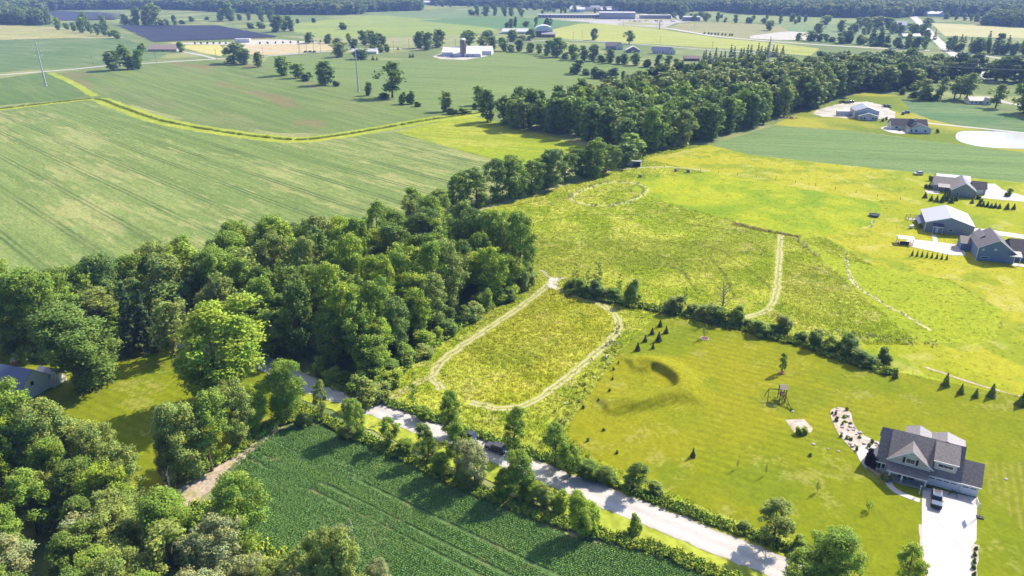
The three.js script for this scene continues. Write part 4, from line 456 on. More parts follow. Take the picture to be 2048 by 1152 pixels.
// ---------------------------------------------------------------- ground cover
function bladeTuft(seed, n, h, spread, wid) { const r = rng(seed), pos = [], nor = [], col = []; for (let i = 0; i < n; i++) { const a = r() * 6.283, d = Math.sqrt(r()) * spread, x = Math.cos(a) * d, z = Math.sin(a) * d, lx = (r() - 0.5) * h * 0.9, lz = (r() - 0.5) * h * 0.9, b = r() * 6.283, w = wid * (0.6 + 0.8 * r()), H = h * (0.6 + 0.7 * r()); pos.push(x - Math.cos(b) * w, -0.02, z - Math.sin(b) * w, x + Math.cos(b) * w, -0.02, z + Math.sin(b) * w, x + lx, H, z + lz); const t = 0.75 + 0.5 * r(); for (let k = 0; k < 3; k++) { nor.push(x * 0.6, 1, z * 0.6); col.push(t, t, t); } } const g = new THREE.BufferGeometry(); g.setAttribute('position', new THREE.Float32BufferAttribute(pos, 3)); g.setAttribute('normal', new THREE.Float32BufferAttribute(nor, 3)); g.setAttribute('color', new THREE.Float32BufferAttribute(col, 3)); return g; }
function cover(name, geo, material, pts, label, category) {   // pts: [x, y, z, width, height, r, g, b]
  const m = new THREE.InstancedMesh(geo, material, pts.length), M = new THREE.Matrix4(), Q = new THREE.Quaternion(), U = new V3(0, 1, 0), C = new THREE.Color();
  pts.forEach(([x, y, z, w, h, r, g, b], i) => { M.compose(new V3(x, y, z), Q.setFromAxisAngle(U, hash2(i, 7) * 6.283), new V3(w, h, w)); m.setMatrixAt(i, M); m.setColorAt(i, C.setRGB(r, g, b)); });
  m.name = numbered(name); m.castShadow = m.receiveShadow = true; scene.add(m); return tag(m, label, category, null, 'stuff');
}
const coverLeaf = mat(1, 1, 1, 0.8, { vertexColors: true, specularIntensity: 0.2 }), coverGrass = mat(1, 1, 1, 0.9, { vertexColors: true, specularIntensity: 0.1, transmission: 0.4, thickness: 0 });
const tint = (c, r, s = 0.25) => c.map(v => v * (1 - s / 2 + s * r));
// soybeans in rows along the road, thinner where the sprayer drove
{
  const dir = 33.2 * Math.PI / 180, cs = Math.cos(dir), sn = Math.sin(dir), r = rng(33), pts = [], [a, b, c, d] = bounds(soyPoly), plantGeo = leafCloud(600, [[0, 0.2, 0, 0.34, 0.16], [0.16, 0.26, 0.1, 0.24, 0.12], [-0.15, 0.25, -0.1, 0.24, 0.12]], 11, 0.26, { ref: 0.06 });
  const W = [[-44.63,-122.90], [-38.62,-120.78], [-44.42,-127.49]].map(([x, z]) => -x * sn + z * cs), ext = 110;
  const vMid = -[-22.93,-107.91][0] * sn + [-22.93,-107.91][1] * cs, trams = [vMid, vMid + 2.6, vMid - 2.7 - 1.6];
  const cx = (a + c) / 2, cz = (b + d) / 2, uc = cx * cs + cz * sn, vc = -cx * sn + cz * cs;
  for (let v = -70; v < 70; v += 0.44) for (let u = -ext; u < ext; u += 0.28) {
    const U = uc + u + (r() - 0.5) * 0.3, Vv = vc + v + (r() - 0.5) * 0.1, x = U * cs - Vv * sn, z = U * sn + Vv * cs;
    if (z > -66 || !inPoly(x, z, soyPoly)) continue;
    const e = edgeDist(x, z, soyPoly), thin = fbm(x * 0.16, z * 0.16, 3), t = Math.min(...trams.map(q => Math.abs(Vv - q + 0.5 * (vnoise(U * 0.05, 2) - 0.5))));
    const worn = thin > 0.7 ? 0.4 : 0;
    if (t < 0.36 && vnoise(U * 0.08, 5) > 0.12 || r() < worn || e < 0.8 * r()) continue;
    const k = (0.7 + 0.3 * r()) * (e < 2 ? 0.75 : 1), q = fbm(x * 0.07, z * 0.07, 2), light = vnoise(U * 0.03, Vv * 0.9);
    pts.push([x, 0.05, z, k * 1.05, k * (0.9 + 0.4 * q), ...tint([lerp(0.15, 0.2, light), lerp(0.29, 0.345, light), 0.085], r(), 0.35)]);
  }
  cover('soybean_plants', plantGeo, coverLeaf, pts, 'dark green soybean plants in close rows beside the road', 'crop');
}
// rough grass of the meadow, thick in the distance of the near paddock and thinner beyond
{
  const r = rng(44), pts = [], tuft = bladeTuft(3, 9, 0.26, 0.34, 0.06), [a, b, c, d] = bounds(meadowPoly), T = [trackA, trackB, trackC, trackD].map(t => smoothPts(t, 3));
  const o = [0, 0, 0];
  for (let i = 0; i < 330000 && pts.length < 64000; i++) {
    const x = lerp(a, Math.min(c, 190), r()), z = lerp(b, d, r()), q = r();
    if (!inPoly(x, z, meadowPoly) || inPoly(x, z, Z.lawn)) continue;
    const hay = inPoly(x, z, Z.hay), mown = hay || inPoly(x, z, Z.upper) || inPoly(x, z, Z.green), near = T.some(t => distLine(x, z, t) < 1.5);
    if (near && q < 0.9 || mown && q < (hay ? 0.8 : 0.93)) continue;
    if (!mown && z < -260 && q < 0.35) continue;
    turf(x, z, o); const k = (0.7 + 0.9 * r() * r()) * (mown ? 0.5 : 1) * (0.75 + 0.6 * fbm(x * 0.1, z * 0.1, 2));
    const t = 1.25 + 0.5 * r(); pts.push([x, 0.09, z, 0.9 + k * 0.6, k * 1.15, o[0] * t, o[1] * t * 1.02, o[2] * t + 0.004]);
  }
  cover('meadow_grass', tuft, coverGrass, pts, 'rough yellow green grass tufts across the meadow', 'grass');
}
// taller weeds: road verges, track edges, hedge feet, pale reeds and the ditch
const weedGeo = leafCloud(610, [[0, 0.35, 0, 0.5, 0.4], [0.3, 0.55, 0.2, 0.35, 0.35], [-0.3, 0.5, -0.15, 0.35, 0.35]], 16, 0.34, { ref: 0.2 }), reedGeo = bladeTuft(5, 16, 1.2, 0.35, 0.06);
function along(line, n, width, seed, fn) { const r = rng(seed), c = smoothPts(line, 1); for (let i = 0; i < n; i++) { const k = r() * (c.length - 1.01), j = Math.floor(k), a = c[j], b = c[j + 1], L = Math.hypot(b[0] - a[0], b[1] - a[1]) || 1, off = (r() + r() - 1) * width; fn(lerp(a[0], b[0], k - j) - (b[1] - a[1]) / L * off, lerp(a[1], b[1], k - j) + (b[0] - a[0]) / L * off, r); } }
{
  const pts = [], W = (x, z, r, s, c) => pts.push([x, 0.08, z, s * (0.7 + 0.6 * r()), s * (0.6 + 0.8 * r()), ...tint(c, r(), 0.5)]);
  const lime = [0.32, 0.37, 0.035], green = [0.17, 0.26, 0.035], straw = [0.52, 0.5, 0.22];
  along([[-52.5,-147.0],[-36.6,-135.4],[-23.3,-126.3],[-10.2,-117.3],[5.2,-107.9],[15.7,-102.7],[27.2,-97.8],[38.8,-90.4]], 1900, 1.7, 61, (x, z, r) => W(x, z, r, 1, r() < 0.5 ? lime : green));
  along([[-47.2,-156.4],[-31.0,-147.7],[-19.7,-141.3],[-6.9,-133.1],[7.8,-124.6],[22.0,-115.6],[34.7,-107.6],[46.9,-99.9],[52.7,-96.8]], 1700, 1.3, 62, (x, z, r) => W(x, z, r, 1, r() < 0.3 ? lime : green));
  along([[-33.2,-150.3],[-28.4,-162.8],[-16.8,-185.1],[6.3,-223.6]], 900, 2.5, 63, (x, z, r) => W(x, z, r, 1.4, r() < 0.5 ? lime : green));
  along([[16.7,-211.6],[35.7,-201.3],[47.6,-196.7],[63.3,-186.6],[77.9,-176.0],[87.3,-166.2],[95.8,-159.8]], 700, 2.2, 64, (x, z, r) => W(x, z, r, 1.3, r() < 0.5 ? lime : green));
  along([[121.2,-250.3],[111.2,-220.6],[112.6,-204.3],[115.6,-194.3],[117.0,-183.5],[119.9,-177.4]], 90, 0.9, 65, (x, z, r) => W(x, z, r, 0.45, straw));
  along([[77.1,-177.4],[91.8,-183.5],[103.6,-178.9],[115.7,-176.0]], 160, 2.8, 66, (x, z, r) => W(x, z, r, 0.6, r() < 0.4 ? straw : lime));
  along([[30.9,-188.3],[24.3,-168.9],[15.0,-150.3],[10.7,-137.7]], 60, 2.6, 67, (x, z, r) => W(x, z, r, 0.9, r() < 0.3 ? straw : lime));
  along([[-56.1,-111.0],[-56.3,-104.2],[-48.0,-98.6],[-41.0,-95.7],[-33.3,-91.8]], 900, 4, 68, (x, z, r) => W(x, z, r, 1.3, r() < 0.6 ? lime : green));
  along([[-68.4,-117.6],[-63.1,-121.6],[-58.0,-127.5],[-53.1,-137.3],[-45.9,-141.7]], 700, 1.6, 69, (x, z, r) => W(x, z, r, 1.1, r() < 0.6 ? lime : green));
  along([[-31.6,-287.1],[-13.9,-307.0],[20.6,-341.8],[59.8,-382.2]], 900, 2, 70, (x, z, r) => W(x, z, r, 1.2, r() < 0.5 ? straw : lime));
  cover('roadside_weeds', weedGeo, coverLeaf, pts, 'tall weeds along the road verges, hedge feet and track edges', 'weeds');
}
{
  const pts = []; along(ditchLine, 900, 0.9, 71, (x, z, r) => pts.push([x, 0.07, z, 2 + r() * 1.5, 0.5 + 0.6 * r(), ...tint([0.24, 0.32, 0.05], r(), 0.6)]));
  along([[88.6,-280.6],[94.1,-275.5],[100.5,-270.6],[109.8,-264.1]], 120, 0.6, 72, (x, z, r) => pts.push([x, 0.09, z, 1.2, 0.5 + 0.4 * r(), ...tint([0.4, 0.35, 0.12], r(), 0.5)]));
  along([[107.3,-262.4],[108.4,-250.3],[109.1,-242.7]], 20, 1.2, 73, (x, z, r) => pts.push([x, 0.09, z, 1.3, 0.6 + 0.5 * r(), ...tint([0.45, 0.43, 0.22], r(), 0.5)]));
  cover('ditch_reeds', reedGeo, coverGrass, pts, 'dark reeds lining the curved ditch', 'reeds');
}
// dry basin: a low ring bank with pale reeds on it
function moundGeo(x0, z0, x1, z1, step, fn, uvOf) { const nx = Math.ceil((x1 - x0) / step), nz = Math.ceil((z1 - z0) / step), g = new THREE.PlaneGeometry(x1 - x0, z1 - z0, nx, nz).rotateX(-Math.PI / 2).translate((x0 + x1) / 2, 0, (z0 + z1) / 2), p = g.attributes.position, uv = g.attributes.uv; for (let i = 0; i < p.count; i++) { const x = p.getX(i), z = p.getZ(i); p.setY(i, fn(x, z)); const q = uvOf(x, z); uv.setXY(i, q[0], q[1]); } g.computeVertexNormals(); return g; }
{
  const ring = smoothPts([[25.9,-316.3],[29.3,-308.5],[37.0,-304.8],[45.8,-306.3],[56.3,-317.9],[62.4,-331.2],[59.8,-340.0],[48.3,-343.7],[36.6,-334.7],[28.8,-324.4]], 1, true), [a, b, c, d] = bounds(ring);
  const hgt = (x, z) => 0.05 + 0.75 * Math.exp(-Math.pow(distLine(x, z, ring) / 1.3, 2)) * (0.7 + 0.5 * vnoise(x * 0.4, z * 0.4));
  structure('basin_bank', moundGeo(a - 4, b - 4, c + 4, d + 4, 0.7, hgt, (x, z) => [(x - a + 4) / (c - a + 8), (z - b + 4) / (d - b + 8)]), mapped(bake(a - 4, b - 4, c + 4, d + 4, 384, 256, (x, z, o) => { turf(x, z, o); const q = distLine(x, z, ring); mix3(o, [0.46, 0.44, 0.28], 0.45 * sstep(1.7, 0.5, q) * (0.5 + 0.6 * fbm(x * 0.3, z * 0.3, 3))); })), 'low ring bank of the dry basin in the meadow');
  const pts = [], r = rng(75); for (let i = 0; i < 110; i++) { const p = ring[Math.floor(r() * ring.length)], x = p[0] + (r() - 0.5) * 2.6, z = p[1] + (r() - 0.5) * 2.6, q = r(); pts.push([x, hgt(x, z) - 0.1, z, 1.3, 0.5 + 0.5 * r(), ...tint(q < 0.15 ? [0.5, 0.48, 0.3] : q < 0.6 ? [0.22, 0.29, 0.1] : [0.36, 0.37, 0.1], r(), 0.5)]); }
  cover('basin_reeds', reedGeo, coverGrass, pts, 'pale and green reeds ringing the dry basin', 'reeds');
}
// crescent berm on the lawn: gentle towards the sun, steeper on the other side
{
  const crest = smoothPts([[32.0,-162.8],[35.7,-163.9],[39.2,-160.8],[41.1,-155.4],[39.6,-150.8],[35.1,-148.1],[28.5,-145.3],[22.9,-143.4]], 0.5), [a, b, c, d] = bounds(crest);
  const near = (x, z) => { let m = 1e9, q = null; for (const p of crest) { const e = (x - p[0]) ** 2 + (z - p[1]) ** 2; if (e < m) { m = e; q = p; } } return [Math.sqrt(m), (x - q[0]) * 0.795 - (z - q[1]) * 0.607]; };
  const hgt = (x, z) => { const [q, s] = near(x, z), w = lerp(1.5, 4.4, sstep(-1.2, 1.2, s)), e = Math.min(1, Math.hypot(x - crest[0][0], z - crest[0][1]) / 4, Math.hypot(x - crest[crest.length - 1][0], z - crest[crest.length - 1][1]) / 5); return 0.1 + 1.9 * (0.35 + 0.65 * e) * Math.exp(-Math.pow(q / w, 2)) + (q < 8 ? 0.03 : -0.05) + 0.05 * vnoise(x * 1.5, z * 1.5) * Math.exp(-q * 0.3); };
  const X0 = a - 9, Z0 = b - 10, X1 = c + 12, Z1 = d + 8;
  const bt = bake(X0, Z0, X1, Z1, 512, 512, (x, z, o) => { turf(x, z, o); mul3(o, 0.84 + 0.32 * vnoise(x * 3, z * 3)); });
  structure('berm', moundGeo(X0, Z0, X1, Z1, 0.45, hgt, (x, z) => [(x - X0) / (X1 - X0), (z - Z0) / (Z1 - Z0)]), mapped(bt), 'crescent shaped mown grass berm on the lawn');
}

// ---------------------------------------------------------------- buildings
const tileTex = (w, h, fn, n = 512) => bake(0, 0, w, h, n, n, fn, true);
function tiled(t, w, h) { const c = t.clone(); c.repeat.set(1 / w, 1 / h); c.needsUpdate = true; return c; }
const shingleT = tileTex(6, 6, (x, y, o) => { const row = Math.floor(y / 0.15), k = hash2(Math.floor((x + (row % 2) * 0.15) / 0.3), row); set3(o, [0.19, 0.172, 0.168]); mul3(o, 0.72 + 0.5 * k + 0.2 * vnoise(x * 30, y * 30)); });
const shingle = mapped(tiled(shingleT, 6, 6), { roughness: 0.55, specularIntensity: 0.6 });
const darkShingle = mapped(tiled(shingleT, 6, 6), { roughness: 0.85, specularIntensity: 0.3, color: new THREE.Color(0.36, 0.38, 0.44) });
const sidingT = tileTex(4, 4, (x, y, o) => { const f = (y / 0.2) % 1; set3(o, [1, 1, 1]); mul3(o, (f < 0.12 ? 0.78 : 1) * (0.96 + 0.05 * vnoise(x * 3, y * 9))); });
const siding = (r, g, b) => { const m = mapped(tiled(sidingT, 4, 4), { specularIntensity: 0.2 }); m.color.setRGB(r, g, b); return m; };
const ribT = tileTex(6, 6, (x, y, o) => { const f = (x / 0.3) % 1; set3(o, [1, 1, 1]); mul3(o, (f < 0.14 ? 0.86 : 1) * (0.97 + 0.04 * vnoise(x, y * 5))); });
const ribbed = (r, g, b, rough = 0.55) => { const m = mapped(tiled(ribT, 6, 6), { roughness: rough, specularIntensity: 0.5 }); m.color.setRGB(r, g, b); return m; };
const W_ = { beige: siding(0.62, 0.58, 0.5), white: siding(0.7, 0.7, 0.69), blue: siding(0.17, 0.23, 0.34), grey: siding(0.36, 0.36, 0.36), tan: siding(0.42, 0.38, 0.31), brown: siding(0.22, 0.15, 0.11) };
const trim = mat(0.75, 0.75, 0.73, 0.6), glass = mat(0.035, 0.045, 0.055, 0.08, { specularIntensity: 0.9 }), blackTrim = mat(0.02, 0.02, 0.022, 0.6), doorWhite = mat(0.72, 0.73, 0.75, 0.5), wood = mat(0.17, 0.11, 0.07), deckWood = mat(0.3, 0.22, 0.15), metalGrey = mat(0.42, 0.44, 0.46, 0.45, { metalness: 0.4 }), rubber = mat(0.02, 0.02, 0.02, 0.8), stone = mat(0.34, 0.31, 0.28), redDoor = mat(0.16, 0.04, 0.03, 0.5);
function frameGeo(w, h, t = 0.12, d = 0.07) { return mergeGeometries([box(w, t, d, 0, h / 2 - t / 2, 0), box(w, t, d, 0, -h / 2 + t / 2, 0), box(t, h - 2 * t, d, -w / 2 + t / 2, 0, 0), box(t, h - 2 * t, d, w / 2 - t / 2, 0, 0)].map(plain)); }
function win(parent, x, y, z, w, h, ry = 0, panes = 1, m = trim) { const f = part('window', frameGeo(w, h), m, parent); f.position.set(x, y, z); f.rotation.y = ry; const pw = (w - 0.12) / panes; for (let i = 0; i < panes; i++) part('pane', box(pw - 0.05, h - 0.16, 0.02, -w / 2 + 0.06 + pw * (i + 0.5), 0, 0.01), glass, f); return f; }
const house = (name, label, cat, [x, z], heading) => thing(name, label, cat, [x, z], -heading * Math.PI / 180);
function gableX(g, x0, x1, z0, z1, eave, ridge, wallM, roofM, over = 0.4, zr) {   // ridge along x; z0 front, z1 back (z1 < z0)
  const zm = zr ?? (z0 + z1) / 2, s = (ridge - eave) / (z0 - zm), s2 = (ridge - eave) / (zm - z1);
  part('wall', prismX([[z0, 0], [z0, eave], [zm, ridge - 0.02], [z1, eave], [z1, 0]], x0, x1), wallM, g);
  part('roof', slab([[x0 - over, eave - s * over + 0.12, z0 + over], [x1 + over, eave - s * over + 0.12, z0 + over], [x1 + over, ridge + 0.14, zm], [x0 - over, ridge + 0.14, zm]], 0.13), roofM, g);
  part('roof', slab([[x0 - over, eave - s2 * over + 0.12, z1 - over], [x1 + over, eave - s2 * over + 0.12, z1 - over], [x1 + over, ridge + 0.13, zm - 0.01], [x0 - over, ridge + 0.13, zm - 0.01]], 0.13), roofM, g);
}
function gableZ(g, x0, x1, z0, z1, eave, ridge, wallM, roofM, over = 0.4, eaveR = eave, roofR = roofM, base = 0) {   // ridge along z, gable faces the front
  const xm = (x0 + x1) / 2, s = (ridge - eave) / (xm - x0), s2 = (ridge - eaveR) / (x1 - xm);
  part('wall', prismZ([[x0, base], [x1, base], [x1, eaveR], [xm, ridge - 0.02], [x0, eave]], z1, z0), wallM, g);
  part('roof', slab([[x0 - over, eave - s * over + 0.12, z0 + over], [xm, ridge + 0.14, z0 + over], [xm, ridge + 0.14, z1 - over], [x0 - over, eave - s * over + 0.12, z1 - over]], 0.13), roofM, g);
  part('roof', slab([[x1 + over, eaveR - s2 * over + 0.12, z0 + over], [xm + 0.01, ridge + 0.13, z0 + over], [xm + 0.01, ridge + 0.13, z1 - over], [x1 + over, eaveR - s2 * over + 0.12, z1 - over]], 0.13), roofR, g);
}
const rake = (g, pts, m = trim) => part('trim', pts.slice(1).map((p, i) => { const a = new V3(...pts[i]), b = new V3(...p), L = a.distanceTo(b), q = box(0.12, 0.22, L); q.applyQuaternion(new THREE.Quaternion().setFromUnitVectors(new V3(0, 0, 1), b.clone().sub(a).normalize())); return q.translate((a.x + b.x) / 2, (a.y + b.y) / 2, (a.z + b.z) / 2); }), m, g);

// the two storey house with the three car garage
{
  const g = house('two_storey_house', 'beige two storey house with brown shingle roof, porch and two white garage doors', 'house', [73.46,-121.43], 28.3), bw = W_.beige;
  part('wall', prismX([[0, 0], [0, 2.8], [-4.7, 7.4], [-9.4, 2.8], [-9.4, 0]], 0, 14.3), bw, g);
  part('wall', prismX([[-0.02, 0], [-0.02, 2.75], [-3.5, 5.35], [-7, 2.75], [-7, 0]], 14.3, 17.55), bw, g);
  part('wall', [prismX([[0.01, 2.9], [0.01, 4], [-4.69, 7.42], [-4.69, 2.9]], 1.82, 9.08)], bw, g);
  const R = (pts, m = shingle) => part('roof', slab(pts, 0.14), m, g);
  R([[-0.35, 2.5, 0.45], [1.8, 2.5, 0.45], [1.8, 7.6, -4.7], [-0.35, 7.6, -4.7]]);
  R([[9.1, 2.5, 0.45], [14.5, 2.5, 0.45], [14.5, 7.6, -4.7], [9.1, 7.6, -4.7]]);
  R([[1.55, 4.02, 0.1], [9.35, 4.02, 0.1], [9.35, 7.68, -4.72], [1.55, 7.68, -4.72]]);
  R([[14.5, 2.52, 0.35], [17.95, 2.52, 0.35], [17.95, 5.55, -3.55], [14.5, 5.55, -3.55]]);
  R([[14.5, 2.52, -7.4], [17.95, 2.52, -7.4], [17.95, 5.54, -3.56], [14.5, 5.54, -3.56]]);
  R([[-0.35, 2.5, -9.8], [14.5, 2.5, -9.8], [14.5, 7.59, -4.71], [-0.35, 7.59, -4.71]]);
  // cross gable over the porch
  part('wall', prismZ([[1.85, 3], [9.05, 3], [9.05, 3.95], [5.45, 6.6], [1.85, 3.95]], -0.1, 0.06), bw, g);
  R([[1.35, 3.72, 0.55], [5.45, 6.8, 0.55], [5.45, 6.8, -3.7], [1.35, 3.72, 0.15]]);
  R([[9.55, 3.72, 0.55], [5.46, 6.79, 0.55], [5.46, 6.79, -3.7], [9.55, 3.72, 0.15]]);
  rake(g, [[1.35, 3.63, 0.58], [5.45, 6.7, 0.58], [9.55, 3.63, 0.58]]);
  part('gable_truss', [box(1.7, 0.14, 0.1, 5.45, 5.72, 0.5), box(0.12, 0.95, 0.1, 5.45, 6.15, 0.49), tubeTo([4.75, 5.75, 0.5], [5.4, 6.45, 0.5], 0.06, 0.06, 4), tubeTo([6.15, 5.75, 0.5], [5.5, 6.45, 0.5], 0.06, 0.06, 4)], trim, g);
  part('trim', [box(7.4, 0.22, 0.12, 5.45, 3.05, 0.1), box(0.12, 0.14, 0.14, 1.9, 3.5, 0.1)], trim, g);
  // rear gables
  for (const [a, m, b] of [[3.9, 6.35, 8.75], [8.75, 11.2, 14.55]]) { R([[a, 6.8, -4.9], [m, 7.74, -4.75], [m, 7.74, -8.6], [a, 6.8, -8.6]]); R([[b, 6.7, -4.9], [m + 0.01, 7.73, -4.75], [m + 0.01, 7.73, -8.6], [b, 6.7, -8.6]]); part('wall', prismZ([[a + 0.3, 2.8], [b - 0.3, 2.8], [b - 0.3, 6.5], [m, 7.5], [a + 0.3, 6.5]], -8.3, -5.5), bw, g); }
  // shed dormer over the garage
  R([[9.3, 5.5, -0.4], [13.65, 5.5, -0.4], [13.65, 7.58, -4.45], [9.3, 7.58, -4.45]]);
  part('wall', prismX([[-0.62, 3.4], [-0.62, 5.42], [-4.3, 7.3], [-4.3, 6]], 9.6, 13.35), bw, g);
  rake(g, [[9.3, 5.4, -0.38], [13.65, 5.4, -0.38]]);
  win(g, 11.5, 4.6, -0.57, 2.7, 0.85, 0, 3);
  // porch
  R([[1.6, 2.28, 2.3], [9.05, 2.28, 2.3], [9.05, 3.12, 0.05], [1.6, 3.12, 0.05]]);
  rake(g, [[1.6, 2.16, 2.32], [9.05, 2.16, 2.32]]);
  part('porch_floor', box(6.7, 0.18, 2.5, 5.55, 0.09, 1.25), mat(0.4, 0.39, 0.38), g);
  for (const x of [2.35, 4.55, 8.65]) { const c = part('porch_column', cyl(0.2, 0.13, 1.35, 8, x, 0.8, 2), trim, g); part('pier', box(0.5, 0.62, 0.5, x, 0.49, 2), stone, c); }
  part('door', box(1, 2.1, 0.08, 6.35, 1.25, 0.05), redDoor, g); win(g, 3.6, 1.5, 0.04, 1.7, 1.3, 0, 2); win(g, 7.8, 1.5, 0.04, 1.2, 1.3, 0, 1);
  part('porch_bench', [box(1.4, 0.06, 0.45, 4.7, 0.6, 0.5), box(1.4, 0.5, 0.06, 4.7, 0.85, 0.28), box(0.08, 0.42, 0.45, 4.05, 0.39, 0.5), box(0.08, 0.42, 0.45, 5.35, 0.39, 0.5)], wood, g);
  win(g, 1.1, 1.55, 0.04, 0.8, 1.35, 0, 1); part('shutter', box(0.4, 1.4, 0.06, 0.42, 1.55, 0.04), blackTrim, g); part('shutter', box(0.4, 1.4, 0.06, 1.78, 1.55, 0.04), blackTrim, g);
  win(g, 5.5, 4.2, 0.1, 1.7, 1.2, 0, 2); part('shutter', box(0.42, 1.25, 0.06, 4.35, 4.2, 0.1), blackTrim, g); part('shutter', box(0.42, 1.25, 0.06, 6.65, 4.2, 0.1), blackTrim, g);
  for (const [x, w, n] of [[11.55, 4.9, 4], [16.05, 2.55, 2]]) { const d = part('garage_door', mergeGeometries([0, 1, 2, 3].map(k => plain(box(w, 0.52, 0.06, x, 0.27 + k * 0.535, 0.03)))), doorWhite, g); for (let i = 0; i < n; i++) for (let k = 0; k < 4; k++) part('pane', box(0.2, 0.24, 0.03, x - w / 2 + (i + 0.5) * w / n + (k - 1.5) * 0.25, 1.72, 0.06), glass, d); part('trim', [box(w + 0.4, 0.2, 0.1, x, 2.28, 0.04), box(0.18, 2.18, 0.1, x - w / 2 - 0.1, 1.09, 0.04), box(0.18, 2.18, 0.1, x + w / 2 + 0.1, 1.09, 0.04)], trim, g); }
  part('trim', [box(0.14, 2.5, 0.14, 0, 1.25, 0.04), box(0.14, 2.4, 0.14, 17.52, 1.2, 0.04), box(0.14, 2.4, 0.14, 14.35, 1.2, 0.06)], trim, g);
  part('gutter', [box(5.4, 0.12, 0.14, 11.8, 2.42, 0.5), box(3.45, 0.12, 0.14, 16.2, 2.44, 0.42), box(2.1, 0.12, 0.14, 0.7, 2.42, 0.5)], trim, g);
  for (let i = 0; i < 2; i++) part('roof_vent', cyl(0.09, 0.09, 0.5, 6, 2.6 + i * 8, 6.3 + i * 0.4, -4.2), metalGrey, g);
}
// concrete around it
structure('driveway', sheetGeo([[80.2,-116.1],[77.9,-112.0],[73.2,-102.9],[70.5,-96.8],[69.0,-93.2],[64.2,-82.3],[70.7,-82.3],[76.4,-93.2],[80.2,-99.8],[82.1,-101.4],[85.3,-106.8],[88.8,-112.8]], 0.17, tileUV(30)), concrete, 'bright white concrete driveway of the two storey house');
structure('front_walk', ribbonGeo([[74.7,-118.9],[74.0,-116.6],[74.5,-114.6],[75.8,-113.3],[77.5,-112.0]], 1.3, 0.165, 0.03, 0.5), concrete, 'curved concrete walk from porch to driveway');
structure('patio', sheetGeo(smoothPts([[72.3,-127.8],[74.1,-129.6],[76.3,-129.8],[77.9,-128.7],[76.3,-125.8],[74.1,-124.9],[71.8,-121.9],[71.6,-124.1]], 0.8, true), 0.165, tileUV(30)), concrete, 'rounded concrete patio beside the house');
const mulch = mapped(bake(0, 0, 20, 20, 256, 256, (x, z, o) => { set3(o, [0.36, 0.29, 0.24]); mix3(o, [0.48, 0.43, 0.38], vnoise(x * 1.5, z * 1.5)); mul3(o, 0.7 + 0.6 * vnoise(x * 5, z * 5)); }, true));
const bedPoly = smoothPts([[73.2,-143.4],[75.9,-144.8],[77.3,-142.7],[76.2,-138.7],[76.1,-134.2],[77.6,-132.0],[78.6,-130.2],[76.3,-128.0],[73.5,-128.4],[72.2,-127.0],[71.3,-131.1],[71.3,-135.7]], 0.8, true);
structure('garden_bed', sheetGeo(bedPoly, 0.15, tileUV(20)), mulch, 'long curved mulch and rock bed leading to the patio');
structure('garden_bed', sheetGeo(smoothPts([[73.8,-127.5],[74.0,-124.1],[74.5,-120.8],[74.9,-118.4],[73.5,-119.2],[72.4,-121.1],[71.9,-124.1]], 0.7, true), 0.155, tileUV(20)), mulch, 'mulch bed along the shaded house corner');
structure('garden_bed', sheetGeo([[61.4,-139.5],[65.7,-139.9],[66.3,-136.1],[65.3,-134.6],[61.7,-134.2]], 0.15, tileUV(20)), mulch, 'square vegetable bed on the lawn');
structure('garden_bed', ribbonGeo([[74.3,-105.5],[71.9,-100.4],[70.2,-96.3],[68.7,-92.3]], 0.6, 0.16, 0.1, 0.6), mulch, 'thin rock edging left of the white driveway');
structure('garden_bed', ribbonGeo([[81.4,-100.4],[79.0,-96.8],[76.3,-92.3]], 1.1, 0.16, 0.15, 0.6), mulch, 'planted rock edging right of the white driveway');
function rockGeo(seed, s) { const g = new THREE.IcosahedronGeometry(s, 1), p = g.attributes.position; for (let i = 0; i < p.count; i++) { const k = 0.7 + 0.5 * hash2(Math.round(p.getX(i) * 97 / s) + seed, Math.round(p.getZ(i) * 89 / s) + Math.round(p.getY(i) * 71 / s)); p.setXYZ(i, p.getX(i) * k, p.getY(i) * k * 0.7, p.getZ(i) * k); } g.computeVertexNormals(); return g; }
const rocks = [0, 1, 2].map(i => rockGeo(i * 13, 0.34)), rockM = mat(0.42, 0.39, 0.36, 0.9);
{ const r = rng(90); let n = 0; scatter(bedPoly, 1.35, 91, (x, z, q) => { if (edgeDist(x, z, bedPoly) < 0.5) return; if (q < 0.33) { const m = solo('garden_rock', rocks[n % 3], rockM, 'pale boulder set in the curved garden bed', 'rock', 'rocks in the garden bed', [x, 0.2, z], r() * 6); m.scale.setScalar(0.7 + r() * 0.9); } else if (q < 0.7) tree('b', x, z, 0.5 + 0.6 * r(), 0.6 + 0.5 * r(), [G_.dark, G_.olive, G_.lime], '# little plant in the curved garden bed', 'plants in the garden bed', 'bed_plant'); n++; }); }
plant([['b',72.6,-123.2,3.1,2.0],['b',73.3,-121.9,2.8,1.8],['b',74.0,-125.2,2.2,1.9]], [leafMat(0.06, 0.03, 0.035)], 'dark purple shrub at the shaded house corner', 'purple shrubs at the house corner', 'purple_shrub');
plant([['b',73.5,-118.7,1.5,1.2],['b',73.8,-117.9,1.4,1.2],['b',74.5,-118.1,1.2,1.0]], [G_.pale], 'white flowering shrub below the wing window', 'flowering shrubs at the wing', 'flowering_shrub');
plant([['b',62.5,-134.2,1.5,2.0],['b',63.9,-134.4,1.6,2.0],['b',63.0,-133.8,1.4,1.7]], [G_.mid, G_.lime], 'leafy vegetable clump in the square bed', 'vegetables in the square bed', 'vegetable_plant');
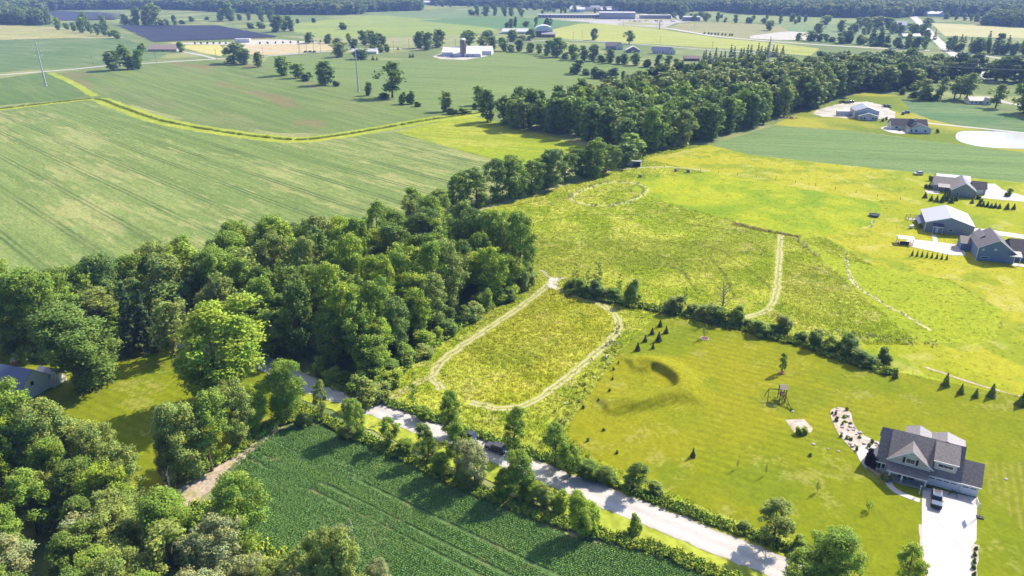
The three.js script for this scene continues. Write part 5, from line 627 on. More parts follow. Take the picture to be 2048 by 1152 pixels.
plant([['b',80.7,-99.2,0.9,0.8],['b',79.6,-97.7,0.9,0.8],['b',78.6,-96.1,0.9,0.8],['b',77.7,-94.7,0.9,0.8],['b',76.9,-93.2,0.9,0.7]], [G_.dark], 'small round shrub in the driveway edging', 'shrubs in the driveway edging', 'edging_shrub');

// steel barn and blue grey house
const slateRoof = ribbed(0.3, 0.33, 0.38), whiteRoof = ribbed(0.62, 0.63, 0.64), navyRoof = ribbed(0.09, 0.1, 0.14, 0.6);
{
  const g = house('pole_barn', 'grey pole barn with ribbed metal roof and small blue awning', 'barn', [160.84,-271.30], 21.9), gw = ribbed(0.25, 0.29, 0.37, 0.6);
  gableZ(g, 0, 16.4, 0, -18, 3.8, 6.5, gw, ribbed(0.4, 0.41, 0.43), 0.35);
  rake(g, [[-0.35, 3.85, 0.38], [8.2, 6.55, 0.38], [16.75, 3.85, 0.38]]);
  part('trim', [box(0.16, 3.6, 0.16, 0, 1.8, 0.02), box(0.16, 3.6, 0.16, 16.4, 1.8, 0.02)], trim, g);
  part('awning', slab([[2.4, 2.9, 1.9], [6, 2.9, 1.9], [6, 3.9, 0.1], [2.4, 3.9, 0.1]], 0.08), navyRoof, g); rake(g, [[2.4, 2.84, 1.92], [6, 2.84, 1.92]]);
  part('awning_post', cyl(0.07, 0.07, 2.8, 6, 2.6, 0, 1.75), trim, g); part('awning_post', cyl(0.07, 0.07, 2.8, 6, 5.8, 0, 1.75), trim, g);
  part('door', box(1, 2.1, 0.08, 4.2, 1.05, 0.06), doorWhite, g); win(g, 13.6, 1.9, 0.04, 0.9, 0.9); win(g, 8.8, 1.6, 0.04, 1.6, 1, 0, 2);
  part('lean_to', slab([[-2.2, 2, -14], [-2.2, 2, -3], [0, 2.9, -3], [0, 2.9, -14]], 0.1), navyRoof, g); for (const z of [-3.4, -8.5, -13.6]) part('lean_to_post', cyl(0.08, 0.08, 2.02, 6, -2, 0, z), wood, g);
}
{
  const g = house('blue_house', 'blue grey gabled house with round gable windows and white trim', 'house', [162.73,-240.08], 19.3), bw = W_.blue;
  const plum = mapped(tiled(shingleT, 6, 6), { roughness: 0.7, specularIntensity: 0.4, color: new THREE.Color(0.62, 0.6, 0.66) });
  gableZ(g, 0, 11.4, 0, -14, 4.7, 8, bw, plum, 0.4, 3.7);
  rake(g, [[-0.4, 4.6, 0.42], [5.7, 8.02, 0.42], [11.8, 3.55, 0.42]]);
  part('trim', [box(0.18, 4.5, 0.18, 0, 2.25, 0.02), box(0.18, 3.6, 0.18, 11.4, 1.8, 0.02)], trim, g);
  for (const [x, y] of [[1.5, 4.1], [5.2, 4.5]]) { const w = part('window', new THREE.TorusGeometry(0.33, 0.08, 6, 16).translate(x, y, 0.05), trim, g); part('pane', new THREE.CylinderGeometry(0.31, 0.31, 0.04, 16).rotateX(Math.PI / 2).translate(x, y, 0.04), mat(0.5, 0.52, 0.55, 0.2), w); }
  win(g, 2.6, 1.3, 0.04, 2.8, 0.75, 0, 3);
  // lower wing on the left and the wing on the right
  gableX(g, -3.2, 0, -9.5, -15.5, 2.9, 4.6, bw, shingle, 0.4); part('wall', box(4.5, 3.2, 5, 1.5, 1.6, -11.5), bw, g);
  gableZ(g, 1.2, 4.6, -8, -15.5, 5.4, 6.9, bw, shingle, 0.35);
  gableX(g, 11.4, 20, -4, -15, 3.1, 6.2, bw, darkShingle, 0.4);
  part('porch_roof', slab([[9.4, 3.3, 1.6], [13.2, 3.3, 1.6], [13.2, 4.2, -1.5], [9.4, 4.2, -1.5]], 0.12), shingle, g); rake(g, [[9.4, 3.2, 1.62], [13.2, 3.2, 1.62]]);
  part('porch_column', cyl(0.1, 0.1, 3.25, 8, 12.8, 0, 1.4), trim, g); part('porch_floor', box(4, 0.15, 3, 12.8, 0.075, 0.8), mat(0.5, 0.49, 0.47), g);
  win(g, 14.5, 1.6, -3.96, 1.2, 1.2, 0, 2); win(g, 17, 1.6, -3.96, 1.2, 1.2, 0, 2);
}
structure('patio', sheetGeo([[148.2,-260.1],[151.3,-261.8],[160.1,-258.5],[166.5,-254.6],[161.7,-244.2],[156.2,-244.7],[151.5,-249.3],[146.8,-253.5]], 0.16, tileUV(30)), concrete, 'long concrete patio leading to the white gazebo');
structure('front_walk', ribbonGeo([[157.7,-256.8],[160.3,-262.4],[162.2,-267.1]], 1.6, 0.165, 0.02, 0.5), concrete, 'short concrete walk between patio and barn');
structure('driveway', ribbonGeo([[177.7,-271.2],[183.9,-271.8],[187.3,-269.4],[195.5,-264.7]], 6, 0.15, 0.2, 2), concrete, 'concrete drive between pole barn and blue house');
{ const g = thing('gazebo', 'white roofed gazebo standing on posts at the patio end', 'gazebo', [143.32,-256.25], -0.3), pts = [[0, 0], [4.8, 0], [4.8, -3.4], [0, -3.4]]; for (const [x, z] of pts) part('post', box(0.16, 2.4, 0.16, x, 1.2, z), deckWood, g); part('roof', slab([[-0.4, 2.45, 0.4], [5.2, 2.45, 0.4], [5.2, 2.85, -1.7], [-0.4, 2.85, -1.7]], 0.1), whiteRoof, g); part('roof', slab([[-0.4, 2.45, -3.8], [5.2, 2.45, -3.8], [5.2, 2.84, -1.71], [-0.4, 2.84, -1.71]], 0.1), whiteRoof, g); part('deck', box(5.2, 0.12, 3.8, 2.4, 0.21, -1.7), deckWood, g); part('counter', box(3, 0.9, 0.7, 2.2, 0.7, -0.6), blackTrim, g); }
{ const base = [142.44,-244.16], tip = [152.55,-240.18]; for (let i = 0; i < 8; i++) { const t = i / 7; tree('c', lerp(base[0], tip[0], t), lerp(base[1], tip[1], t), 2.6, 1.1, G_.spruce, 'narrow arborvitae in the row below the long patio', 'arborvitae row below the patio', 'arborvitae'); } }
{ // dog run by the barn
  const g = thing('dog_run', 'low wire dog run with wooden posts beside the pole barn', 'fence', [161.41,-285.15], -0.25);
  for (let i = 0; i < 5; i++) for (const z of [0, -4]) part('post', box(0.12, 1.5, 0.12, i * 1.6, 0.75, z), wood, g);
  for (const z of [0, -4]) for (const y of [0.3, 0.9, 1.45]) part('rail', box(6.4, 0.07, 0.05, 3.2, y, z), wood, g); for (const x of [0, 6.4]) for (const y of [0.3, 0.9, 1.45]) part('rail', box(0.05, 0.07, 3.9, x, y, -2), wood, g);
  part('floor', box(6, 0.05, 3.7, 3.2, 0.125, -2), whiteGravel, g);
}
{ // trampoline
  const g = thing('trampoline', 'dark trampoline standing on the grass left of the barn', 'trampoline', [149.99,-290.53]); part('mat', new THREE.CylinderGeometry(1.9, 1.9, 0.05, 20).translate(0, 0.85, 0), blackTrim, g); part('pad', new THREE.TorusGeometry(2, 0.16, 6, 24).rotateX(Math.PI / 2).translate(0, 0.87, 0), mat(0.06, 0.09, 0.13), g);
  for (let i = 0; i < 6; i++) { const a = i / 6 * 6.283; part('leg', tubeTo([Math.cos(a) * 2, 0, Math.sin(a) * 2], [Math.cos(a) * 2, 0.85, Math.sin(a) * 2], 0.05, 0.05, 6), metalGrey, g); part('net_pole', tubeTo([Math.cos(a) * 2.1, 0.8, Math.sin(a) * 2.1], [Math.cos(a) * 2.1, 2.6, Math.sin(a) * 2.1], 0.035, 0.035, 5), metalGrey, g); } }
function lawnChair(x, z, turn, label) { const g = thing('lawn_chair', label, 'chair', [x, z], turn, 'lawn chairs by the trampoline', 0.1); part('seat', box(0.6, 0.06, 0.6, 0, 0.4, 0), trim, g); part('backrest', box(0.6, 0.7, 0.06, 0, 0.75, -0.3), trim, g); for (const [a, b] of [[-0.25, 0.25], [0.25, 0.25], [-0.25, -0.25], [0.25, -0.25]]) part('leg', box(0.06, 0.4, 0.06, a, 0.2, b), trim, g); }
for (const [p, t] of [[[144.47,-280.59], 0.4], [[146.56,-282.53], 2], [[141.99,-275.53], -1]]) lawnChair(p[0], p[1], t, 'white lawn chair on the grass below the trampoline');
{ const g = thing('propane_tank', 'white propane tank on the lawn left of the barn', 'tank', [157.50,-274.91], 0.5, undefined, 0.1); part('shell', new THREE.CapsuleGeometry(0.55, 1.6, 4, 12).rotateZ(Math.PI / 2).translate(0, 0.85, 0), trim, g); for (const x of [-0.6, 0.6]) part('foot', box(0.16, 0.5, 0.7, x, 0.2, 0), metalGrey, g); part('dome', cyl(0.16, 0.16, 0.2, 8, 0, 1.37, 0), metalGrey, g); }

// third house with grey hip gables and its white outbuilding
{
  const g = house('grey_house', 'grey ranch house with crossing gables behind the spruce group', 'house', [198.98,-320.88], 23.6), gw = W_.grey;
  gableX(g, -7, 4, -8, -17, 2.8, 5.6, gw, shingle, 0.45); gableX(g, 8.8, 14, -8.2, -16, 2.8, 5, gw, darkShingle, 0.45);
  gableZ(g, -0.5, 9.2, 0, -16.2, 2.8, 6.3, gw, shingle, 0.5); rake(g, [[9.7, 2.6, 0.52], [4.35, 6.35, 0.52], [-1, 2.6, 0.52]]);
  part('porch_roof', slab([[-5.5, 2.6, -4.6], [-0.6, 2.6, -4.6], [-0.6, 3.5, -8], [-5.5, 3.5, -8]], 0.12), shingle, g); part('porch_column', cyl(0.09, 0.09, 2.55, 6, -5.3, 0, -4.9), trim, g); part('porch_column', cyl(0.09, 0.09, 2.55, 6, -3, 0, -4.9), trim, g);
  win(g, -5, 1.5, -7.96, 1.6, 1.2, 0, 3); win(g, 2, 1.5, 0.04, 1.1, 1.1, 0, 2); win(g, 6.6, 1.5, 0.04, 1.1, 1.1, 0, 2); part('garage_door', box(2.6, 2.1, 0.06, 11.6, 1.05, -8.17), doorWhite, g);
  part('roof_vent', cyl(0.1, 0.1, 0.5, 6, 2.4, 5.2, -8), metalGrey, g);
}
{ const g = house('outbuilding', 'outbuilding with bright white metal roof behind the grey house', 'barn', [201.08,-338.21], 23.6); gableX(g, 0, 13.5, -1, -9.5, 3, 4.8, W_.white, whiteRoof, 0.4); }
structure('driveway', sheetGeo([[213.7,-321.1],[227.4,-341.8],[231.3,-341.8],[228.3,-331.2],[231.3,-320.3],[253.1,-303.3],[246.2,-294.0],[225.7,-311.6],[217.0,-314.7],[210.0,-317.9]], 0.15, tileUV(30)), concrete, 'white concrete drive of the grey ranch house');
structure('patio', sheetGeo([[192.2,-331.2],[197.8,-328.6],[194.7,-323.6],[189.6,-325.3]], 0.16, tileUV(30)), concrete, 'small patio of the grey ranch house');
plant([['c',185.3,-317.9,3.0,2.5],['c',185.5,-313.2,3.0,2.4],['c',187.1,-311.6,3.2,2.6],['c',188.9,-310.8,3.4,2.4],['c',192.4,-313.2,4.1,2.9],['c',192.7,-310.1,3.8,2.6],['c',196.4,-313.2,3.2,2.4],['c',195.9,-317.9,4.2,3.1],['c',193.0,-316.3,3.7,2.7]], [], 'spruce in the group below the grey ranch house', 'spruces below the grey house');
plant([['c',201.4,-309.3,2.3,2.2],['c',202.3,-305.5,2.9,2.6],['c',203.6,-304.8,2.5,2.2],['c',204.9,-304.0,2.7,2.2],['c',205.7,-302.6,2.4,2.1],['c',207.4,-302.6,2.7,2.1],['c',208.7,-301.8,2.4,2.1],['c',211.2,-300.4,3.1,2.6],['c',214.0,-300.4,2.9,2.1]], [], 'small spruce in the row along the drive of the grey house', 'spruce row along the grey house drive');
plant([['b',203.5,-347.4,2.5,2.9],['b',194.3,-334.7,1.7,1.9],['b',195.9,-333.8,1.7,2.1],['b',196.6,-332.1,1.4,2.1],['b',208.2,-316.3,1.8,2.7],['b',206.7,-311.6,1.6,2.2],['d',225.0,-321.1,3.5,2.7],['b',223.2,-320.3,1.9,2.0]], [G_.dark, G_.mid], 'garden shrub around the grey ranch house', 'shrubs around the grey house', 'garden_shrub');

// white steel barn, dark roofed house, cottage
{ const g = house('steel_barn', 'white steel barn with blue grey roof and lower front porch roof', 'barn', [237.75,-510.09], 12), w = ribbed(0.62, 0.63, 0.64); gableZ(g, 0, 15, -6, -24, 5.2, 7.8, w, slateRoof, 0.4); part('trim', [box(0.2, 5, 0.2, 0, 2.5, -5.98), box(0.2, 5, 0.2, 15, 2.5, -5.98)], navyRoof, g); rake(g, [[-0.4, 5.1, -5.58], [7.5, 7.8, -5.58], [15.4, 5.1, -5.58]], navyRoof); gableZ(g, 1.5, 13.5, 0, -6, 2.8, 4.6, w, slateRoof, 0.4); rake(g, [[1.1, 2.7, 0.42], [7.5, 4.65, 0.42], [13.9, 2.7, 0.42]], navyRoof); for (const x of [3, 5, 10.5, 12.3]) win(g, x, 1.4, 0.04, 1, 1.1, 0, 1, blackTrim); part('door', box(1.1, 2.1, 0.08, 7.6, 1.05, 0.05), doorWhite, g); }
{ const g = house('dark_roof_house', 'white farmhouse with dark navy shingle roof beside the pond', 'house', [251.28,-465.20], 12); gableZ(g, 0, 13, 0, -9, 2.8, 5.2, W_.white, darkShingle, 0.5); gableX(g, -8, 13, -9, -19, 3, 6.4, W_.white, darkShingle, 0.5); gableZ(g, 1, 6, -4, -14, 3.4, 6.7, W_.white, darkShingle, 0.4); part('chimney', box(0.9, 1.8, 0.9, 6.3, 6.6, -13), trim, g); for (const x of [1.5, 4.2, 9.5]) win(g, x, 1.5, 0.04, 0.9, 1.4, 0, 1, blackTrim); win(g, -5, 1.6, -8.96, 1.4, 1.2, 0, 2, blackTrim); }
{ const g = house('storage_trailer', 'long white box trailer parked beside the steel barn', 'trailer', [230.31,-525.68], 6); part('box', box(13, 2.7, 2.6, 6.5, 2.1, -1.3), ribbed(0.6, 0.61, 0.62), g); part('skid', box(12.6, 0.2, 2.2, 6.3, 0.65, -1.3), metalGrey, g); for (const x of [9.6, 10.9]) for (const z of [-0.15, -2.45]) part('wheel', new THREE.CylinderGeometry(0.5, 0.5, 0.3, 14).rotateX(Math.PI / 2).translate(x, 0.5, z), rubber, g); part('landing_leg', box(0.15, 0.6, 0.15, 1.6, 0.3, -0.4), metalGrey, g); part('landing_leg', box(0.15, 0.6, 0.15, 1.6, 0.3, -2.2), metalGrey, g); }
{ const g = house('cottage', 'small white cottage with grey hip roof between the open trees', 'house', [354.22,-577.05], 5); gableX(g, 0, 15, 0, -9, 2.9, 5.2, W_.white, shingle, 0.5); gableZ(g, 9.5, 15.2, 1.5, -4, 2.9, 5, W_.white, shingle, 0.4); for (const x of [1.6, 4.6, 7.6]) win(g, x, 1.5, 0.04, 1.2, 1.2, 0, 1, blackTrim); win(g, 12.3, 1.5, 1.54, 1.4, 1.2, 0, 1, blackTrim); }
structure('patio', sheetGeo(smoothPts([[241.3,-481.4],[252.2,-488.3],[252.1,-478.0],[252.1,-468.1],[245.8,-461.7],[241.0,-464.9]], 2, true), 0.15, tileUV(30)), concrete, 'pale patio at the dark roofed house');
plant([['b',253.0,-486.5,2.3,3.0],['b',248.7,-483.1,2.0,2.6],['b',269.5,-464.9,2.5,2.5],['b',253.1,-504.5,2.4,2.7],['b',258.1,-510.1,2.4,2.4],['b',248.9,-471.3,1.9,2.2]], [G_.dark, G_.mid], 'shrub around the barn and dark roofed house', 'shrubs at the dark roofed house', 'garden_shrub');
// open shed at the end of the tree row, brush pile
{ const g = house('field_shed', 'small open fronted grey shed at the end of the tree row', 'shed', [60.62,-376.66], 14); part('wall', [box(0.1, 2.6, 4.4, 0, 1.3, -2.2), box(6.4, 2.4, 0.1, 3.2, 1.2, -4.4), box(0.1, 2.6, 4.4, 6.4, 1.3, -2.2), box(2.4, 2.7, 0.1, 1.2, 1.35, 0)], W_.grey, g); part('roof', slab([[-0.4, 3.1, 0.7], [6.8, 3.1, 0.7], [6.8, 2.5, -4.8], [-0.4, 2.5, -4.8]], 0.12), ribbed(0.3, 0.31, 0.33), g); part('post', box(0.16, 2.7, 0.16, 4.4, 1.35, 0), wood, g); }
{ const g = []; const r = rng(95); for (let i = 0; i < 60; i++) { const a = r() * 6.28, d = r() * 4; g.push(tubeTo([Math.cos(a) * d * 1.5, 0.1 + (4 - d) * 0.3 * r(), Math.sin(a) * d], [Math.cos(a) * d * 1.5 + (r() - 0.5) * 5, 0.2 + (4 - d) * 0.5 * r(), Math.sin(a) * d + (r() - 0.5) * 4], 0.12, 0.05, 5)); } const p = [194.56,-515.83]; solo('brush_pile', g, mat(0.3, 0.2, 0.13), 'brown brush pile at the end of the upper wood', 'brush pile', undefined, [p[0], 0, p[1]]); }
// left house, mostly hidden
{ const g = house('yard_house', 'house with blue grey roof and pale gable half hidden by the corner wood', 'house', [-119.96,-148.10], 16); gableX(g, -14, 6.2, 0, -8, 3.4, 7, W_.white, ribbed(0.16, 0.2, 0.34, 0.6), 0.4); win(g, 6.24, 3.6, -3.4, 0.8, 1, Math.PI / 2, 1, blackTrim); gableX(g, 2, 7.2, -7.8, -11.5, 2.6, 4.2, W_.white, ribbed(0.34, 0.36, 0.4), 0.3); part('chimney', box(0.8, 1.8, 0.8, 1, 7.2, -4.6), mat(0.25, 0.1, 0.07), g); }
structure('driveway', ribbonGeo([[-130.1,-167.0],[-125.3,-169.7],[-121.1,-171.7],[-116.8,-176.0]], 3, 0.1, 0.3, 1), concrete, 'pale drive beside the blue roofed house');

// far buildings
function barnAt(name, label, cat, p, heading, L, D, eave, ridge, wallM, roofM, n = 3) { const g = house(name, label, cat, p, heading); gableX(g, 0, L, 0, -D, eave, ridge, wallM, roofM, 0.5); for (let i = 0; i < n; i++) win(g, L * (i + 0.7) / (n + 0.4), eave * 0.5, 0.04, 1.3, 1.2, 0, 1); part('door', box(1.2, 2.1, 0.1, L * 0.52, 1.05, 0.04), wood, g); return g; }
barnAt('ranch_house', 'brown roofed ranch house beyond the farm road', 'house', [-476.21,-1002.19], 2, 38, 16, 3, 8, W_.tan, ribbed(0.36, 0.28, 0.24, 0.8), 5);
barnAt('farmhouse', 'low white farmhouse hidden among dark trees', 'house', [-203.33,-969.22], 0, 32, 10, 3.2, 6, W_.white, whiteRoof, 4);
barnAt('machine_shed', 'long white shed left of the silo', 'barn', [-85.96,-938.27], 2, 26, 34, 5, 9, ribbed(0.62, 0.66, 0.72), whiteRoof, 0);
barnAt('machine_shed', 'low white shed joined in front of the silo', 'barn', [-72.01,-932.31], 2, 34, 16, 4, 6.5, W_.white, whiteRoof, 2);
barnAt('dairy_barn', 'white barn right of the silo', 'barn', [-57.55,-956.61], 4, 32, 24, 5, 10, W_.white, whiteRoof, 2);
{ const g = thing('silo', 'tall brown tile silo standing between white barns', 'silo', [-59.95,-934.69]); part('shaft', cyl(3.4, 3.4, 19.5, 18), mat(0.26, 0.19, 0.16), g); part('cap', new THREE.SphereGeometry(3.5, 18, 8, 0, 6.283, 0, 1.571).scale(1, 0.6, 1).translate(0, 19.5, 0), trim, g); part('chute', box(1.3, 16, 1.3, 3.3, 8, 1.2), mat(0.3, 0.22, 0.18), g); part('ladder', box(0.5, 16, 0.12, -1.5, 8, 3.1), metalGrey, g); }
barnAt('cattle_barn', 'long low pale dairy shed behind the hedge', 'barn', [-16.96,-1311.22], 3, 70, 30, 4, 8, W_.white, ribbed(0.5, 0.5, 0.5), 3);
{ const g = thing('round_roof_barn', 'round roofed barn with brown walls beside the dairy sheds', 'barn', [37.13,-1245.85]); part('wall', box(28, 9, 24, 14, 4.5, -12), W_.brown, g); part('roof', new THREE.CylinderGeometry(14.6, 14.6, 26, 20, 1, false, 0, Math.PI).rotateZ(Math.PI / 2).rotateY(Math.PI / 2).rotateX(0).scale(1, 0.6, 1).translate(14, 9, -12), whiteRoof, g); part('door', box(4, 4.5, 0.2, 14, 2.25, 0.06), wood, g); }
barnAt('grain_shed', 'small brown shed at the dairy', 'shed', [47.24,-1235.56], 2, 22, 12, 5, 8, W_.brown, ribbed(0.4, 0.36, 0.34), 1);
{ const g = house('white_gable_house', 'house with dark roof and white front gable in the row', 'house', [126.28,-1030.16], 3); gableX(g, 0, 20, 0, -11, 4.5, 9, W_.grey, shingle, 0.5); gableZ(g, 13, 22, 4, -6, 4.2, 9, W_.white, shingle, 0.5); for (const x of [2.5, 5.5, 9]) win(g, x, 2, 0.05, 1.2, 1.4); win(g, 17.5, 2, 4.05, 1.4, 1.4, 0, 2); }
{ const g = house('tan_garage', 'tan gable building with pale roof in the row of houses', 'garage', [147.86,-988.74], 3); gableZ(g, 0, 17, 0, -14, 3.2, 7.5, mat(0.3, 0.25, 0.22), ribbed(0.55, 0.54, 0.52), 0.6); part('garage_door', box(4.5, 2.8, 0.1, 8, 1.4, 0.05), doorWhite, g); }
{ const g = house('blue_roof_house', 'white house with blue roof in the row of houses', 'house', [177.99,-969.22], 4); gableX(g, 0, 24, 0, -11, 3.6, 8, W_.white, ribbed(0.1, 0.12, 0.22, 0.7), 0.6); gableZ(g, 19, 28, 3.5, -8, 3.6, 8, W_.white, ribbed(0.1, 0.12, 0.22, 0.7), 0.6); for (const x of [2.5, 6, 9.5, 13]) win(g, x, 1.8, 0.05, 1.3, 1.6, 0, 1, blackTrim); win(g, 23.5, 1.8, 3.55, 1.6, 1.6, 0, 2); }
barnAt('brown_house', 'low brown roofed house above the upper wood', 'house', [200.74,-887.11], 4, 17, 9, 3, 5.5, W_.brown, ribbed(0.26, 0.18, 0.16, 0.8), 3);
barnAt('white_farmhouse', 'tall white farmhouse with barn behind the dark paddock trees', 'house', [689.83,-1396.42], 0, 22, 12, 9, 15, siding(0.6, 0.66, 0.74), whiteRoof, 3);
barnAt('garage', 'low pale garage below the tall white farmhouse', 'garage', [616.29,-1215.48], 0, 28, 12, 3.5, 7, W_.grey, ribbed(0.42, 0.42, 0.44), 3);
// school block
{ const g = house('school_building', 'long flat roofed school with a taller grey gymnasium', 'school', [60.53,-1813.99], 4); part('wing', box(150, 7, 30, 75, 3.5, -15), mat(0.4, 0.36, 0.34), g); part('wing', box(70, 7, 30, 270, 3.5, -5), mat(0.4, 0.36, 0.34), g); const gym = part('gymnasium', box(80, 13, 46, 182, 6.5, 8), mat(0.42, 0.39, 0.38), g); part('roof', box(82, 1, 48, 182, 13.5, 8), mat(0.55, 0.53, 0.5), gym); part('roof', box(152, 0.8, 32, 75, 7.4, -15), mat(0.5, 0.48, 0.46), g); part('roof', box(72, 0.8, 32, 270, 7.4, -5), mat(0.5, 0.48, 0.46), g); for (let i = 0; i < 20; i++) part('window', box(4, 2.2, 0.3, 5 + i * 7.2, 3.6, 0.1), glass, g); }
barnAt('school_annex', 'small grey annex at the right end of the parking lot', 'building', [373.20,-1693.07], 2, 36, 18, 8, 10, mat(0.3, 0.29, 0.32), ribbed(0.45, 0.45, 0.45), 3);
{ const r = rng(97), tones = [W_.white, W_.tan, W_.grey, W_.brown]; for (let i = 0; i < 22; i++) { const p = [lerp([133.48,-2174.56][0], [355.96,-2174.56][0], r()), lerp([205.49,-2057.98][1], [251.92,-2531.87][1], r())]; barnAt('suburban_house', 'small pale house of the distant estate behind the school', 'house', p, r() * 40 - 20, 26 + 14 * r(), 14 + 6 * r(), 5, 10, tones[i % 4], [shingle, whiteRoof, ribbed(0.4, 0.38, 0.36, 0.8)][i % 3], 2); if (i % 7 === 0) void 0; }
  r(); }
for (const [p, w] of [[[-312.26,-2662.70], 60], [[26.26,-2574.05], 40], [[-248.59,-2709.32], 40], [[156.93,-2114.69], 40], [[914.53,-2114.69], 40], [[1002.26,-1881.01], 40]]) barnAt('distant_shed', 'pale shed showing between the horizon woods', 'building', p, 0, w, 24, 7, 12, W_.white, whiteRoof, 0).userData.group = 'pale sheds at the horizon';
scene.traverse(o => { if (o.userData.category === 'house' && o.name.startsWith('suburban')) o.userData.group = 'distant estate houses'; });
plant([['d',139.6,-2058,14.8,15.8],['d',170.5,-2115,16.4,16.2],['d',196.1,-2175,18.2,13.9],['d',218.7,-2058,12.3,13.2],['d',251.6,-2115,15.2,13.5],['d',293.4,-2175,15.6,13.9],['d',312.5,-2115,15.2,16.2],['d',359.0,-2238,16.0,14.3],['d',105.7,-2175,15.6,16.7],['d',65.8,-2238,18.7,20.0],['d',23.6,-2305,17.8,20.6],['d',266.5,-2305,16.5,14.7],['d',233.1,-2340,16.7,14.9],['d',327.7,-2376,17.0,18.2]], [G_.blue, G_.dark], 'tree among the distant estate houses', 'trees of the distant estate', 'estate_tree');
// grove row on the wheat side
// solar arrays: long tilted tracker rows
function solar(label, quad, rows, cuts, group) {       // quad: near left, near right, far right, far left
  const g = thing('solar_array', label, 'solar panels', quad[0], 0, group), pm = mat(0.01, 0.018, 0.05, 0.5, { specularIntensity: 0.25 }), L = (a, b, t) => [lerp(a[0], b[0], t), lerp(a[1], b[1], t)];
  for (let i = 0; i < rows; i++) { const a = L(quad[0], quad[1], (i + 0.5) / rows), b = L(quad[3], quad[2], (i + 0.5) / rows); for (let k = 0; k < cuts; k++) { const p = L(a, b, k / cuts + 0.01), q = L(a, b, (k + 1) / cuts - 0.02), d = [q[0] - p[0], q[1] - p[1]], len = Math.hypot(d[0], d[1]), w = 1.9, gm = box(w * 2, 0.08, len).rotateZ(-0.42).rotateY(Math.atan2(d[0], d[1])).translate((p[0] + q[0]) / 2 - quad[0][0], 1.9, (p[1] + q[1]) / 2 - quad[0][1]); part('panel_row', gm, pm, g); } }
  part('posts', Array.from({ length: rows }, (_, i) => { const a = L(L(quad[0], quad[1], (i + 0.5) / rows), L(quad[3], quad[2], (i + 0.5) / rows), 0.01); return box(0.2, 1.9, 0.2, a[0] - quad[0][0], 0.95, a[1] - quad[0][1]); }), metalGrey, g).userData.kind = 'stuff';
  return g;
}
solar('large dark blue solar array behind the tan bare lot', [[-529.35,-1141.10], [-371.76,-1225.44], [-575.31,-1507.98], [-771.33,-1523.16]], 62, 4);
solar('smaller dark solar array beyond the hay field hedge', [[-981.42,-1693.07], [-880.90,-1731.58], [-1011.49,-2030.73], [-1298.69,-2174.56]], 44, 3);
{ const g = thing('transformer_cabin', 'white equipment cabin on the solar gravel strip', 'cabin', [-410.73,-1141.10]); part('cabinet', box(22, 5, 6, 11, 2.5, -3), trim, g); part('roof', box(23, 0.4, 7, 11, 5.2, -3), whiteRoof, g); part('door', box(2, 3, 0.2, 6, 1.5, 0.05), metalGrey, g); }

// ---------------------------------------------------------------- vehicles, poles, play tower and small things
const tyreG = new THREE.CylinderGeometry(0.36, 0.36, 0.26, 18).rotateX(Math.PI / 2), rimG = new THREE.CylinderGeometry(0.22, 0.22, 0.28, 12).rotateX(Math.PI / 2), lampM = mat(0.7, 0.7, 0.68, 0.2), tailM = mat(0.35, 0.02, 0.02, 0.3), chrome = mat(0.55, 0.55, 0.56, 0.25, { metalness: 0.8 });
function suv(name, label, [x, z], turn, paint, group, len = 4.8, y = 0.17) {
  const g = thing(name, label, 'car', [x, z], turn, group, y), hw = 0.93, ex = (pts, w, bev) => { const s = new THREE.Shape(pts.map(([a, b]) => new THREE.Vector2(a, b))), q = new THREE.ExtrudeGeometry(s, { depth: 2 * (w - bev), bevelEnabled: true, bevelThickness: bev, bevelSize: bev * 0.7, bevelSegments: 2 }); return q.translate(0, 0, -(w - bev)); }, k = len / 4.8;
  part('body', ex([[-2.3 * k, 0.42], [-2.35 * k, 0.75], [-2.25 * k, 0.98], [-1.0 * k, 1.06], [2.2 * k, 1.06], [2.36 * k, 0.8], [2.3 * k, 0.42]], hw, 0.12), paint, g);
  const cab = part('cabin', ex([[-1.05 * k, 1.04], [-0.4 * k, 1.62], [1.75 * k, 1.66], [2.2 * k, 1.04]], hw - 0.1, 0.16), glass, g);
  part('roof', ex([[-0.42 * k, 1.62], [-0.3 * k, 1.7], [1.65 * k, 1.74], [1.78 * k, 1.66]], hw - 0.14, 0.05), paint, cab);
  for (const s of [-1, 1]) { part('roof_rail', tubeTo([-0.2 * k, 1.8, s * 0.66], [1.6 * k, 1.82, s * 0.66], 0.03, 0.03, 5), chrome, cab); part('mirror', box(0.14, 0.14, 0.24, -0.8 * k, 1.1, s * (hw + 0.05)), paint, g); part('headlight', box(0.1, 0.16, 0.42, -2.3 * k, 0.83, s * 0.62), lampM, g); part('tail_light', box(0.1, 0.2, 0.36, 2.31 * k, 0.88, s * 0.66), tailM, g); for (const a of [-1.45, 1.42]) { const t = part('wheel', tyreG, rubber, g); t.position.set(a * k, 0.36, s * 0.82); part('rim', rimG, chrome, t); } }
  for (const a of [-0.4, 0.75, 1.72]) part('pillar', [tubeTo([a * k, 1.06, hw - 0.12], [(a - (a < 0 ? -0.25 : 0.06)) * k, 1.62, hw - 0.27], 0.05, 0.05, 4), tubeTo([a * k, 1.06, -hw + 0.12], [(a - (a < 0 ? -0.25 : 0.06)) * k, 1.62, -hw + 0.27], 0.05, 0.05, 4)], paint, g);
  part('bumper', [box(0.16, 0.26, 1.7, -2.36 * k, 0.55, 0), box(0.16, 0.26, 1.7, 2.36 * k, 0.55, 0)], blackTrim, g); part('licence_plate', box(0.03, 0.14, 0.42, 2.46 * k, 0.62, 0), trim, g);
  return g;
}
